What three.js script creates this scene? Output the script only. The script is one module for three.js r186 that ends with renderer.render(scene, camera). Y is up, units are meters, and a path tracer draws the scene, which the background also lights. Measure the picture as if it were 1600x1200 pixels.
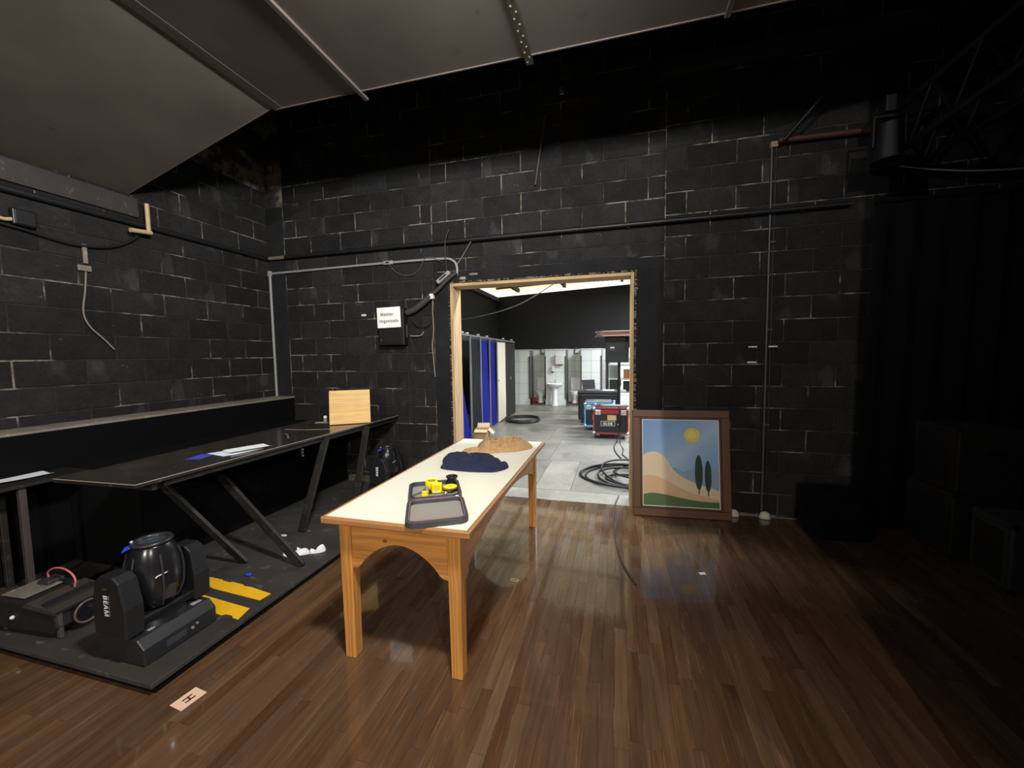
import * as THREE from 'three';
import { RoundedBoxGeometry } from 'three/addons/geometries/RoundedBoxGeometry.js';
import { mergeGeometries } from 'three/addons/utils/BufferGeometryUtils.js';
import { RectAreaLightUniformsLib } from 'three/addons/lights/RectAreaLightUniformsLib.js';

// ------------------------------------------------------------------ camera, sky, exposure
const scene = new THREE.Scene();
const D = Math.PI / 180;
const camera = new THREE.PerspectiveCamera(2 * Math.atan(600 / 620) / D, 4 / 3, 0.05, 100);
camera.position.set(0, 1.6, 0);
camera.rotation.order = 'YXZ';
camera.rotation.set(-4.2017 * D, 14.924 * D, -0.8496 * D);
scene.background = new THREE.Color().setRGB(1.0, 0.965, 0.80);   // hazy daylight over greenery, seen only through the eaves gap of the back room
scene.backgroundIntensity = 5;
const renderer = new THREE.WebGLRenderer({ antialias: true });
renderer.toneMapping = THREE.LinearToneMapping;
renderer.toneMappingExposure = 0.34;
renderer.shadowMap.enabled = true;
RectAreaLightUniformsLib.init();
// lamps of the place: [x, y, z, candela, colour]; the fittings are built further down with these numbers
const LAMPS = [
  [3.2, 3.40, 4.1, 150, 0xfff6ea],
  [0.05, 3.40, 7.0, 235, 0xfff8ee],
];
const FLOOD = { at: [-0.32, 3.44, -0.92], aim: [-0.94, 3.09, -1.62], w: .30, h: .22, it: 2250, col: 0xffffff };   // LED flood panel hung in front of the table
const TUBES = [[1.7, 3.5, -10.2, 1000], [-0.9, 3.5, -5.15, 430], [2.2, 3.5, -7.2, 640]];   // back room ceiling panels, the last an added unseen fill [x, y, z, intensity]

// ------------------------------------------------------------------ helpers
function rngOf(seed) { let a = seed >>> 0; return () => { a |= 0; a = a + 0x6D2B79F5 | 0; let t = Math.imul(a ^ a >>> 15, 1 | a); t = t + Math.imul(t ^ t >>> 7, 61 | t) ^ t; return ((t ^ t >>> 14) >>> 0) / 4294967296; }; }
const rnd = rngOf(77);
const hash = (x, y, s) => { let h = Math.imul(x, 374761393) + Math.imul(y, 668265263) + Math.imul(s, 974634777) | 0; h = Math.imul(h ^ h >>> 13, 1274126177); return ((h ^ h >>> 16) >>> 0) / 4294967296; };
const mod = (a, n) => ((a % n) + n) % n;
function vn(x, y, px, py, s) {
  const xi = Math.floor(x), yi = Math.floor(y); let fx = x - xi, fy = y - yi; fx = fx * fx * (3 - 2 * fx); fy = fy * fy * (3 - 2 * fy);
  const a = hash(mod(xi, px), mod(yi, py), s), b = hash(mod(xi + 1, px), mod(yi, py), s), c = hash(mod(xi, px), mod(yi + 1, py), s), d = hash(mod(xi + 1, px), mod(yi + 1, py), s);
  return (a + (b - a) * fx) * (1 - fy) + (c + (d - c) * fx) * fy;
}
function fbm(u, v, px, py, s, oct = 4) { let t = 0, a = 0.5, n = 0; for (let i = 0; i < oct; i++) { t += a * vn(u * px, v * py, px, py, s + i); n += a; a *= 0.55; px *= 2; py *= 2; } return t / n; }
const clamp = (x, a = 0, b = 1) => Math.min(b, Math.max(a, x)), step = (a, b, x) => { const t = clamp((x - a) / (b - a)); return t * t * (3 - 2 * t); };
function tex(w, h, fn, srgb = true) {
  const d = new Uint8Array(w * h * 4);
  for (let y = 0; y < h; y++) for (let x = 0; x < w; x++) { const c = fn(x / w, y / h), i = (y * w + x) * 4; const g = Array.isArray(c); d[i] = clamp(g ? c[0] : c) * 255; d[i + 1] = clamp(g ? c[1] : c) * 255; d[i + 2] = clamp(g ? c[2] : c) * 255; d[i + 3] = 255; }
  const t = new THREE.DataTexture(d, w, h); t.magFilter = THREE.LinearFilter; t.minFilter = THREE.LinearMipmapLinearFilter; t.generateMipmaps = true;
  t.wrapS = t.wrapT = THREE.RepeatWrapping; if (srgb) t.colorSpace = THREE.SRGBColorSpace; t.needsUpdate = true; return t;
}
function rep(t, x, y) { const c = t.clone(); c.repeat.set(x, y); c.needsUpdate = true; return c; }
const mat = (color, roughness = 0.7, o = {}) => new THREE.MeshStandardMaterial({ color, roughness, ...o });
function shade(o) { o.traverse((m) => { if (m.isMesh) { m.castShadow = true; m.receiveShadow = true; } }); return o; }
const taken = {};
function numbered(n) { if (!(n in taken)) { taken[n] = 0; return n; } taken[n]++; return n + '_' + String(taken[n]).padStart(3, '0'); }
function thing(name, label, category, [x, y, z] = [0, 0, 0], turn = 0, group) {
  const o = new THREE.Group(); o.name = numbered(name); o.position.set(x, y, z); o.rotation.y = turn; o.userData = { label, category }; if (group) o.userData.group = group; scene.add(o); return o;
}
function structure(name, label, category) { const o = new THREE.Group(); o.name = name; o.userData = { kind: 'structure', label, category }; scene.add(o); return o; }
function part(name, geo, m, parent, label) { const o = new THREE.Mesh(geo, m); o.name = name; if (label) o.userData.label = label; o.castShadow = o.receiveShadow = true; parent.add(o); return o; }
function solo(name, label, category, geo, m, group) { const o = part(numbered(name), geo, m, scene, label); o.userData.category = category; if (group) o.userData.group = group; return o; }
// uv in metres by the side a face looks to; grain: axis along which texture v runs
function uvm(g, grain = 'y', off = 0) {
  g = g.index ? g.toNonIndexed() : g; const p = g.attributes.position, n = p.count, uv = new Float32Array(n * 2), a = new THREE.Vector3(), b = new THREE.Vector3(), c = new THREE.Vector3();
  const key = { x: 0, y: 1, z: 2 }[grain];
  for (let i = 0; i < n; i += 3) {
    a.fromBufferAttribute(p, i); b.fromBufferAttribute(p, i + 1); c.fromBufferAttribute(p, i + 2); b.sub(a); c.sub(a); b.cross(c);
    const w = [Math.abs(b.x), Math.abs(b.y), Math.abs(b.z)]; let k = w.indexOf(Math.max(...w)); const ax = [0, 1, 2].filter((q) => q !== k);
    const V = ax.includes(key) ? key : ax[1], U = ax.find((q) => q !== V);
    for (let j = i; j < i + 3; j++) { const q = [p.getX(j), p.getY(j), p.getZ(j)]; uv[j * 2] = q[U] + off * 1.37; uv[j * 2 + 1] = q[V] + off; }
  }
  g.setAttribute('uv', new THREE.BufferAttribute(uv, 2)); return g;
}
function boxg(w, h, d, x = 0, y = 0, z = 0, r = 0, grain = 'y', off = 0) { const g = r ? new RoundedBoxGeometry(w, h, d, 2, r) : new THREE.BoxGeometry(w, h, d); g.translate(x, y, z); return uvm(g, grain, off); }
const span = (x0, x1, y0, y1, z0, z1, r = 0, grain = 'y', off = 0) => boxg(x1 - x0, y1 - y0, Math.abs(z1 - z0), (x0 + x1) / 2, (y0 + y1) / 2, (z0 + z1) / 2, r, grain, off);
function between(g, a, b) {   // geometry made along +y from 0..1 length already in metres; put from a to b
  const A = new THREE.Vector3(...a), B = new THREE.Vector3(...b), q = new THREE.Quaternion().setFromUnitVectors(new THREE.Vector3(0, 1, 0), B.clone().sub(A).normalize());
  return g.applyQuaternion(q).translate(A.x, A.y, A.z);
}
const dist = (a, b) => Math.hypot(a[0] - b[0], a[1] - b[1], a[2] - b[2]);
const rod = (a, b, r, seg = 10, r2 = r) => { const l = dist(a, b); return between(new THREE.CylinderGeometry(r2, r, l, seg).translate(0, l / 2, 0), a, b); };
const bar = (a, b, w, t, rr = 0.004) => { const l = dist(a, b); return between(uvm(new RoundedBoxGeometry(w, l, t, 1, rr).translate(0, l / 2, 0)), a, b); };
const tube = (pts, r, n = 60, seg = 7, closed = false) => new THREE.TubeGeometry(new THREE.CatmullRomCurve3(pts.map((p) => new THREE.Vector3(...p)), closed), n, r, seg, closed);
const lathe = (pts, seg = 28) => new THREE.LatheGeometry(pts.map(([r, y]) => new THREE.Vector2(r, y)), seg);
function extr(pts, depth, bevel = 0, hole) { const s = new THREE.Shape(pts.map(([x, y]) => new THREE.Vector2(x, y))); if (hole) s.holes.push(new THREE.Path(hole.map(([x, y]) => new THREE.Vector2(x, y)))); return new THREE.ExtrudeGeometry(s, { depth, bevelEnabled: bevel > 0, bevelSize: bevel, bevelThickness: bevel, bevelSegments: 2, curveSegments: 18 }); }
function join(gs) { gs = gs.map((g) => { g = g.index ? g.toNonIndexed() : g; for (const k of Object.keys(g.attributes)) if (!['position', 'normal', 'uv', 'color'].includes(k)) g.deleteAttribute(k); return g; }); return mergeGeometries(gs); }
function tint(g, c) { const n = g.attributes.position.count, a = new Float32Array(n * 3); for (let i = 0; i < n; i++) { a[i * 3] = c[0]; a[i * 3 + 1] = c[1]; a[i * 3 + 2] = c[2]; } g.setAttribute('color', new THREE.BufferAttribute(a, 3)); return g; }
function print(w, h, draw) { const c = document.createElement('canvas'); c.width = w; c.height = h; const x = c.getContext('2d'); draw(x, w, h); const t = new THREE.CanvasTexture(c); t.colorSpace = THREE.SRGBColorSpace; return t; }
const sheet = (w, h) => new THREE.BoxGeometry(w, h, 0.0012);   // printed sheet, front towards +z

// ------------------------------------------------------------------ textures
const TX = {
  grain: tex(256, 512, (u, v) => { const w = fbm(u, v, 6, 3, 11, 3), l = vn((u + (w - .5) * .05) * 56, v * 3, 56, 3, 5) * .55 + vn((u + w * .03) * 112, v * 6, 112, 6, 9) * .45; return .70 + .30 * (l * .75 + w * .25); }),
  pine: tex(256, 512, (u, v) => { const w = fbm(u, v, 3, 2, 31, 3), r = .5 + .5 * Math.sin((u * 11 + w * 5.2 + v * .0) * 6.283), k = step(.72, .86, fbm(u, v, 5, 3, 88, 2)); const t = .78 + .22 * (r * .55 + vn(u * 90, v * 5, 90, 5, 3) * .45) - k * .12; return [t, t * .965, t * .90]; }),
  plank: tex(512, 1024, (u, v) => {
    const w = fbm(u, v, 10, 4, 21, 3), l = vn(u * 180 + w * 6, v * 9, 1800, 9, 41), m = fbm(u, v, 14, 6, 61, 4), wear = step(.70, .80, fbm(u, v, 26, 5, 71, 4)) * step(.45, .6, fbm(u, v, 5, 3, 73, 2));
    const t = .58 + .30 * m + .14 * l; return [t + wear * .28, t * .97 + wear * .28, t * .93 + wear * .27];
  }),
  plankRough: tex(512, 512, (u, v) => .30 + .55 * step(.3, .8, fbm(u, v, 9, 5, 91, 4)) , false),
  paint: tex(512, 512, (u, v) => { const m = fbm(u, v, 6, 6, 101, 5), f = fbm(u, v, 60, 60, 105, 2), sc = step(.80, .90, fbm(u, v, 34, 50, 111, 2)) * step(.5, .62, fbm(u, v, 4, 4, 113, 2)), ru = step(.62, .8, fbm(u, v, 7, 3, 117, 4)); const t = .40 + .22 * m + .12 * f + ru * .20; return [t + sc * .42, t * .985 + sc * .40, t * .96 + sc * .37]; }),
  paintBump: tex(512, 512, (u, v) => .55 * fbm(u, v, 40, 40, 121, 3) + .45 * fbm(u, v, 110, 110, 125, 1), false),
  mortar: tex(1024, 1024, (u, v) => { const a = step(.46, .68, fbm(u, v, 7, 9, 131, 3)) * (.35 + .65 * step(.30, .62, fbm(u, v, 40, 40, 135, 3))), b = .12 + .16 * fbm(u, v, 60, 60, 137, 2); const t = b + a * .50; return [t, t * .965, t * .92]; }),
  smooth: tex(512, 512, (u, v) => { const m = fbm(u, v, 5, 5, 141, 5), sp = step(.83, .9, fbm(u, v, 60, 60, 145, 2)) * step(.5, .7, fbm(u, v, 5, 4, 147, 2)); const t = .42 + .22 * m + sp * .4; return [t, t, t * .985]; }),
  dust: tex(512, 512, (u, v) => { const m = fbm(u, v, 5, 7, 151, 5), s = step(.68, .82, fbm(u, v, 18, 30, 155, 4)); const t = .5 + .28 * m + .32 * s; return [t, t * .98, t * .94]; }),
  concrete: tex(512, 512, (u, v) => { const m = fbm(u, v, 4, 4, 161, 5), f = fbm(u, v, 70, 70, 165, 2), st = step(.55, .75, fbm(u, v, 6, 6, 167, 4)); const t = .60 + .22 * m + .08 * f - .14 * st; return [t, t * .99, t * .95]; }),
  ply: tex(512, 512, (u, v) => { const w = fbm(u, v, 2, 5, 171, 2), r = fbm(u, v, 22, 2, 173, 3), f = vn(u * 150, v * 6, 150, 6, 175); const t = .78 + .10 * f + .14 * r + w * .04 - .10; return [t + .06, t, t * .88]; }),
  cloth: tex(256, 256, (u, v) => .5 + .25 * Math.sin(u * 6.283 * 60) * Math.sin(v * 6.283 * 60) + .25 * fbm(u, v, 30, 30, 181, 2), false),
  ceil: tex(512, 512, (u, v) => { const m = fbm(u, v, 4, 4, 191, 5), st = step(.72, .84, fbm(u, v, 12, 12, 195, 4)); const t = .72 + .24 * m - .16 * st; return [t, t * .985, t * .96]; }),
};
// ------------------------------------------------------------------ materials
const M = {
  plank: new THREE.MeshPhysicalMaterial({ color: 0xffffff, roughness: .6, clearcoat: 1, clearcoatRoughness: .06, map: rep(TX.plank, 4, .6), roughnessMap: rep(TX.plankRough, 1.1, .7), vertexColors: true }),
  gap: mat(0xd6bd96, 0.9, { map: rep(TX.mortar, .6, .6) }),
  block: new THREE.MeshPhysicalMaterial({ color: 0xffffff, roughness: .85, specularIntensity: .35, map: rep(TX.paint, .9, .9), bumpMap: rep(TX.paintBump, 1.6, 1.6), bumpScale: 0.002, vertexColors: true }),
  mortar: mat(0xb4aea5, 0.9, { map: rep(TX.mortar, .45, .45) }),
  column: new THREE.MeshPhysicalMaterial({ color: 0x424246, roughness: .85, specularIntensity: .35, map: rep(TX.smooth, .8, .8), bumpMap: rep(TX.paintBump, 1.6, 1.6), bumpScale: 0.002 }),
  blackWall: mat(0x1d1d20, 0.75, { map: rep(TX.smooth, .6, .6) }),
  ceil: mat(0x6a655e, 0.42, { map: rep(TX.ceil, .5, .5) }),
  batten: mat(0x6a5d56, 0.5, { map: rep(TX.grain, 2, .5) }),
  strap: mat(0x4d4a38, 0.45, { metalness: .5 }),
  blackPipe: mat(0x17171a, 0.5), greyPipe: mat(0x8d8c8a, 0.5), beigePipe: mat(0xb8a078, .55), pvcWhite: mat(0xd9d7d0, .5),
  frame: mat(0xc4ab84, 0.7, { map: rep(TX.pine, 1.4, .5) }),
  blackWood: mat(0x2e2c2b, 0.55, { map: rep(TX.dust, .9, .9) }), laminateBlack: mat(0x4a4744, .17, { map: rep(TX.dust, .9, .9) }), blackFlat: new THREE.MeshPhysicalMaterial({ color: 0x0a0a0c, roughness: .9, specularIntensity: .3, map: rep(TX.smooth, 1, 1) }),
  dustLitTop: mat(0xbdb5aa, .8, { map: rep(TX.dust, 1.2, 1.2) }),  // pale colour holds the lit top edge of the ledge
  platform: mat(0x565350, 0.62, { map: rep(TX.dust, .8, .8) }),
  pine: mat(0xd99a54, 0.42, { map: rep(TX.pine, 2.5, .6) }), pineEdge: mat(0xb88555, 0.42, { map: rep(TX.pine, 3, .6) }),
  laminate: mat(0xe9e4cf, 0.38),
  caseGrey: mat(0x3d3f42, 0.55), caseLine: mat(0x8c877c, 0.9, { bumpMap: rep(TX.cloth, 8, 8), bumpScale: .001 }), pinkPipe: mat(0x8a5a60, .6),
  yellow: mat(0xf2dc14, 0.45), yellowTape: mat(0xefb71c, 0.55), blackPlastic: mat(0x151517, 0.35), gloss: mat(0x1a1a1d, 0.22), darkGrey: mat(0x2b2b2d, .5), metal: mat(0xb9b9b9, .32, { metalness: .85 }), brass: mat(0xb08d3c, .35, { metalness: .8 }),
  navy: mat(0x181f38, 0.95, { bumpMap: rep(TX.cloth, 10, 10), bumpScale: .001 }), tan: mat(0xae895e, 0.95, { bumpMap: rep(TX.cloth, 10, 10), bumpScale: .001 }),
  paper: mat(0xf1f1ef, .8), paperBlue: mat(0x3c46b4, .7), ply: mat(0xf0cd85, .5, { map: rep(TX.ply, 1.6, 1.6) }), pinkCard: mat(0xe9bd9c, .8), blueTape: mat(0x2f45d8, .45), bag: mat(0xe9e9ea, .4, { transparent: false }),
  walnut: mat(0x6f4524, .5, { map: rep(TX.grain, 4, .8) }), walnutDark: mat(0x55321a, .5, { map: rep(TX.grain, 4, .8) }),
  plaster: mat(0xd0c6b8, .9), boxGrey: mat(0x5b5a56, .7, { map: rep(TX.smooth, 1, 1) }), boxBlue: mat(0x3c4444, .6), boxLight: mat(0x9a948a, .7),
  truss: mat(0x19171a, .5, { metalness: .2 }), cable: mat(0x141416, .5), wire: mat(0x9b9a96, .5), redCable: mat(0xc26a6a, .5),
  concrete: mat(0xffffff, .38, { map: rep(TX.concrete, .45, .45), vertexColors: true }), grout: mat(0x6f6a62, .9),
  tile: mat(0xe4e6e2, .22, { vertexColors: true }), tileGrout: mat(0x747a78, .8), jamb: mat(0x45433f, .5), ceramic: mat(0xf4f4f2, .15),
  curtain: mat(0x141d8c, .85, { bumpMap: rep(TX.cloth, 12, 12), bumpScale: .001 }), greyCurtain: mat(0x34373b, .8, { map: rep(TX.smooth, 1, 1) }), cream: mat(0xe8e2c8, .6), darkPanel: mat(0x4a4644, .6, { map: rep(TX.smooth, 1, 1) }), rail: mat(0x9a9a9a, .4, { metalness: .5 }),
  card: mat(0xb99a6c, .85), redPlastic: mat(0x8c2a26, .4), red: mat(0x96202a, .35), blue: mat(0x25a9e8, .35), casePly: mat(0x2a2828, .45, { map: rep(TX.smooth, 1, 1) }), silver: mat(0xcfcfcf, .3, { metalness: .7 }),
  cushion: mat(0x7c5b50, .7), piping: mat(0xd9b09a, .6), wood2: mat(0xb57a3e, .5, { map: rep(TX.pine, 3, .6) }),
  roofSheet: new THREE.MeshPhysicalMaterial({ color: 0xf2ecd2, roughness: .95, transmission: .35, thickness: 0, side: THREE.DoubleSide }), roofOpaque: mat(0x8a8680, .85), roofBeam: mat(0x3a3028, .8), roofDark: mat(0x1c1918, .9),
  brownWall: mat(0x3b2620, .8, { map: rep(TX.smooth, .6, .6) }),
  sticker: mat(0xb8a468, .5),
};
M.curtain.side = M.roofOpaque.side = THREE.DoubleSide;
const glow = (c, i) => new THREE.MeshStandardMaterial({ color: 0x111111, emissive: c, emissiveIntensity: i });

// ------------------------------------------------------------------ setting: floor
const RX0 = -4.36, RX1 = 5.6, ZB = -4.25, ZF = 8.6, RH = 5.3;
{
  const fl = structure('floor', 'worn brown strip wood floor with pale dusty joints', 'floor');
  part('subfloor', span(RX0 - .2, RX1 + .2, -.08, -.0017, ZB + .02, ZF + .2), M.gap, fl);
  const tones = [[.188, .105, .055], [.170, .092, .048], [.208, .118, .062], [.160, .084, .043], [.184, .105, .057], [.145, .075, .038], [.198, .105, .052], [.174, .098, .053], [.230, .135, .073], [.166, .085, .042]];
  const W = .062, all = [];
  for (let i = 0, x = RX0 - .05; x < RX1; x += W, i++) {
    let z = ZB - .02 + rnd() * -1.2;
    while (z < ZF) {
      const L = .35 + rnd() * rnd() * 2.2, a = Math.max(z, ZB + .03), b = Math.min(z + L, ZF); z += L; if (b - a < .05) continue;
      const t = tones[Math.floor(rnd() * tones.length)], k = .88 + rnd() * .24, h = rnd() * .0007;
      const g = span(x + .0008, x + W - .0008, -.006, -.0007 + h, a + .0007, b - .0007, 0, 'z', rnd() * 9); tint(g, t.map((q) => q * k));
      const cz = (a + b) / 2, seen = cz < -.55 && x > -2.2 + Math.min(0, cz + 1.2) * .02 && x < 2.5 && x < -cz * .78 + .12 && x > cz * 1.75 - .25;
      all.push({ g, seen, size: (b - a) / Math.max(.6, -cz) ** 2 });
    }
  }
  all.sort((p, q) => (q.seen - p.seen) || (q.size - p.size));
  all.slice(0, 300).forEach((p) => part('plank', p.g, M.plank, fl));
  const rest = part('planks_beyond', join(all.slice(300).map((p) => p.g)), M.plank, fl); rest.userData.kind = 'stuff';
}
// ------------------------------------------------------------------ setting: block walls
function blockGeo(w, h, off) {   // chamfered shell, front face at z = 0, uv in metres
  const c = .0045, d = .03, X = w / 2, Y = h / 2, x = X - c, y = Y - c, P = [], U = [];
  const quad = (a, b, e, f) => { for (const q of [a, b, e, a, e, f]) { P.push(...q); U.push(q[0] + off, q[1] + q[2] + off * .7); } };
  quad([-x, -y, 0], [x, -y, 0], [x, y, 0], [-x, y, 0]);
  quad([-X, -Y, -c], [X, -Y, -c], [x, -y, 0], [-x, -y, 0]); quad([-x, y, 0], [x, y, 0], [X, Y, -c], [-X, Y, -c]);
  quad([-X, -Y, -c], [-x, -y, 0], [-x, y, 0], [-X, Y, -c]); quad([x, -y, 0], [X, -Y, -c], [X, Y, -c], [x, y, 0]);
  quad([-X, -Y, -d], [X, -Y, -d], [X, -Y, -c], [-X, -Y, -c]); quad([-X, Y, -c], [X, Y, -c], [X, Y, -d], [-X, Y, -d]);
  quad([-X, -Y, -d], [-X, -Y, -c], [-X, Y, -c], [-X, Y, -d]); quad([X, -Y, -c], [X, -Y, -d], [X, Y, -d], [X, Y, -c]);
  const g = new THREE.BufferGeometry(); g.setAttribute('position', new THREE.Float32BufferAttribute(P, 3)); g.setAttribute('uv', new THREE.Float32BufferAttribute(U, 2)); g.computeVertexNormals(); return g;
}
// rects along s (wall direction) and y; place(g, s, y, out) puts a block; zone(s, y) says whether it is one by one
function blocks(parent, s0, s1, y0, y1, first, pitch, len, place, zone, tone) {
  const J = .0115, extra = []; let r = 0;
  for (let y = first; y < y1; y += pitch, r++) {
    const a = Math.max(y + J / 2, y0), b = Math.min(y + pitch - J / 2, y1); if (b - a < .03) continue;
    for (let s = s0 - (r % 2 ? len / 2 : 0) - .03; s < s1; s += len) {
      const p = Math.max(s + J / 2, s0), q = Math.min(s + len - J / 2, s1); if (q - p < .03) continue;
      const g = blockGeo(q - p, b - a, rnd() * 7), k = tone() * (.75 + rnd() * .5); tint(g, [k, k * (1 + (rnd() - .5) * .04), k * (1.0 + rnd() * .05)]);
      place(g, (p + q) / 2, (a + b) / 2, (rnd() - .35) * .003);
      if (zone((p + q) / 2, (a + b) / 2)) part('block', g, M.block, parent); else extra.push(g);
    }
  }
  return extra;
}
const DX0 = -1.85, DX1 = .165, DTOP = 2.42;   // doorway opening in the wall
{
  const w = structure('wall_back', 'black painted concrete block wall with pale chipped mortar joints', 'wall');
  const mz = ZB - .005;
  part('mortar', join([span(RX0 - .2, DX0, -.05, RH, ZB - .2, mz), span(DX1, RX1 + .2, -.05, RH, ZB - .2, mz), span(DX0, DX1, DTOP, RH, ZB - .2, mz)]), M.mortar, w);
  const put = (g, s, y, o) => g.translate(s, y, ZB + o), tone = () => .056;
  const near = (s, y) => y < 3.62 && s < 2.3;
  const rest = [];
  rest.push(...blocks(w, -4.10, -2.06, 0, RH, .162 - .2107, .2107, .43, put, near, tone));
  rest.push(...blocks(w, -2.05, .44, 2.56, RH, .162 + 11 * .2107, .2107, .43, put, near, tone));
  rest.push(...blocks(w, .45, RX1, 0, RH, .222 - .418, .209, .43, put, near, tone));
  part('column', span(RX0, -4.11, 0, 3.5, mz - .01, ZB + .012, .004), M.column, w);
  part('column', span(-2.05, DX0, 0, 2.55, mz - .01, ZB + .008, .004), M.column, w);
  part('column', span(DX1, .44, 0, 2.55, mz - .01, ZB + .006, .004), M.column, w);
  part('lintel', span(-2.05, .44, 2.43, 2.55, mz - .01, ZB + .009, .004), M.column, w);
  const m = part('upper_blocks', join(rest), M.block, w); m.userData.kind = 'stuff';
}
{
  const w = structure('wall_left', 'black painted block wall streaked with grey dust', 'wall');
  part('mortar', span(RX0 - .22, RX0 - .005, -.05, RH, ZB - .2, ZF + .2), M.mortar, w);
  const rest = blocks(w, -ZF, -ZB, 0, 3.7, 1.40 - 7 * .2107, .2107, .43, (g, s, y, o) => g.rotateY(Math.PI / 2).translate(RX0 + o, y, -s), (s, y) => s > 1.1 && y > .95, () => .056);
  const m = part('blocks_beyond', join(rest), M.block, w); m.userData.kind = 'stuff';
}
{
  const a = structure('wall_right', 'black painted side wall', 'wall'); part('panel', span(RX1, RX1 + .2, -.05, RH, ZB - .2, ZF + .2), M.blackWall, a);
  const b = structure('wall_front', 'black painted end wall', 'wall'); part('panel', span(RX0 - .2, RX1 + .2, -.05, RH, ZF, ZF + .2), M.blackWall, b);
}
// ------------------------------------------------------------------ setting: ceiling with battens, open at the back wall
const CZ = -2.74, CY = 3.59, CXR = 1.2;
{
  const c = structure('ceiling', 'dull grey board ceiling with cover battens ending short of the back wall', 'ceiling');
  const seams = [-2.64, -1.88, -.585, .62, CXR], t = .018;
  for (let i = 0; i < seams.length - 1; i++) { let z = ZF; for (const z2 of [4.9, 2.3, -.1, CZ]) { part('panel', span(seams[i] + .002, seams[i + 1] - .002, CY, CY + t, z2 + .001, z - .001, 0, 'z', rnd() * 3), M.ceil, c); z = z2; } }
  const lo = [RX0, 3.125], hi = [-2.64, 3.615], sl = Math.hypot(hi[0] - lo[0], hi[1] - lo[1]), an = Math.atan2(hi[1] - lo[1], hi[0] - lo[0]); let z = ZF;
  for (const z2 of [4.9, 2.3, -.1, CZ]) { const g = boxg(sl, t, z - z2 - .002, 0, 0, 0, 0, 'z', rnd() * 3); g.rotateZ(an).translate((lo[0] + hi[0]) / 2, (lo[1] + hi[1]) / 2 + t / 2, (z + z2) / 2); part('panel', g, M.ceil, c); z = z2; }
  part('batten', bar([-2.63, 3.598, CZ - .02], [-2.63, 3.598, ZF], .09, .022), M.batten, c);
  part('batten', bar([-1.88, 3.582, CZ - .09], [-1.88, 3.582, ZF], .035, .022), M.batten, c);
  part('batten', bar([.62, 3.582, CZ - .02], [.62, 3.582, ZF], .035, .018), M.batten, c);
  const s = part('perforated_strap', bar([-.585, 3.575, CZ - .06], [-.585, 3.575, ZF], .05, .016, .002), M.strap, c);
  for (let k = 0; k < 26; k++) part('hole', new THREE.CylinderGeometry(.006, .006, .002, 8).translate(-.585 + (k % 2 ? .011 : -.011), 3.566, CZ - .03 + k * .045), M.silver, s);
  part('edge_trim', join([span(-2.64, CXR, CY - .006, CY + .03, CZ - .006, CZ + .004), bar([RX0, 3.128, CZ], [-2.64, 3.618, CZ], .01, .012, .002)]), M.batten, c);
  part('added_baffle', span(CXR, CXR + .02, CY, RH, CZ, ZF), M.roofDark, c);  // unseen panel added to stop lamp light above the ceiling
  const r = structure('ceiling_upper', 'dark underside of the main roof', 'ceiling'); part('deck', span(RX0 - .2, RX1 + .2, RH, RH + .1, ZB - .2, ZF + .2), M.roofDark, r);
}
// wall-run pipes and boards
{
  const p = thing('conduit', 'thick black pipe running along both walls above the doorway', 'pipe');
  part('pipe', tube([[1.95, 2.868, ZB + .055], [0, 2.868, ZB + .055], [-2, 2.868, ZB + .055], [-4.05, 2.866, ZB + .055]], .021, 40, 10), M.blackPipe, p);
  part('bare_section', rod([-4.05, 2.866, ZB + .055], [RX0 + .07, 2.866, ZB + .055], .022, 12), mat(0x6f665c, .6), p, 'unpainted brown-grey stub');
  part('pipe', rod([RX0 + .03, 2.866, ZB + .06], [RX0 + .03, 2.87, 4], .026, 12), M.blackPipe, p);
  for (const x of [-3.2, -1.6, .1, 1.6]) part('clip', boxg(.03, .055, .034, x, 2.868, ZB + .02, .004), M.blackPipe, p);
  const b = structure('trim_1', 'dusty board along the top of the left wall under the ceiling', 'trim'); part('board', span(RX0, RX0 + .025, 2.93, 3.10, -2.80, 4, .004, 'z'), mat(0x4c4846, .7, { map: rep(TX.dust, 1, 1) }), b);
}
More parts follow.
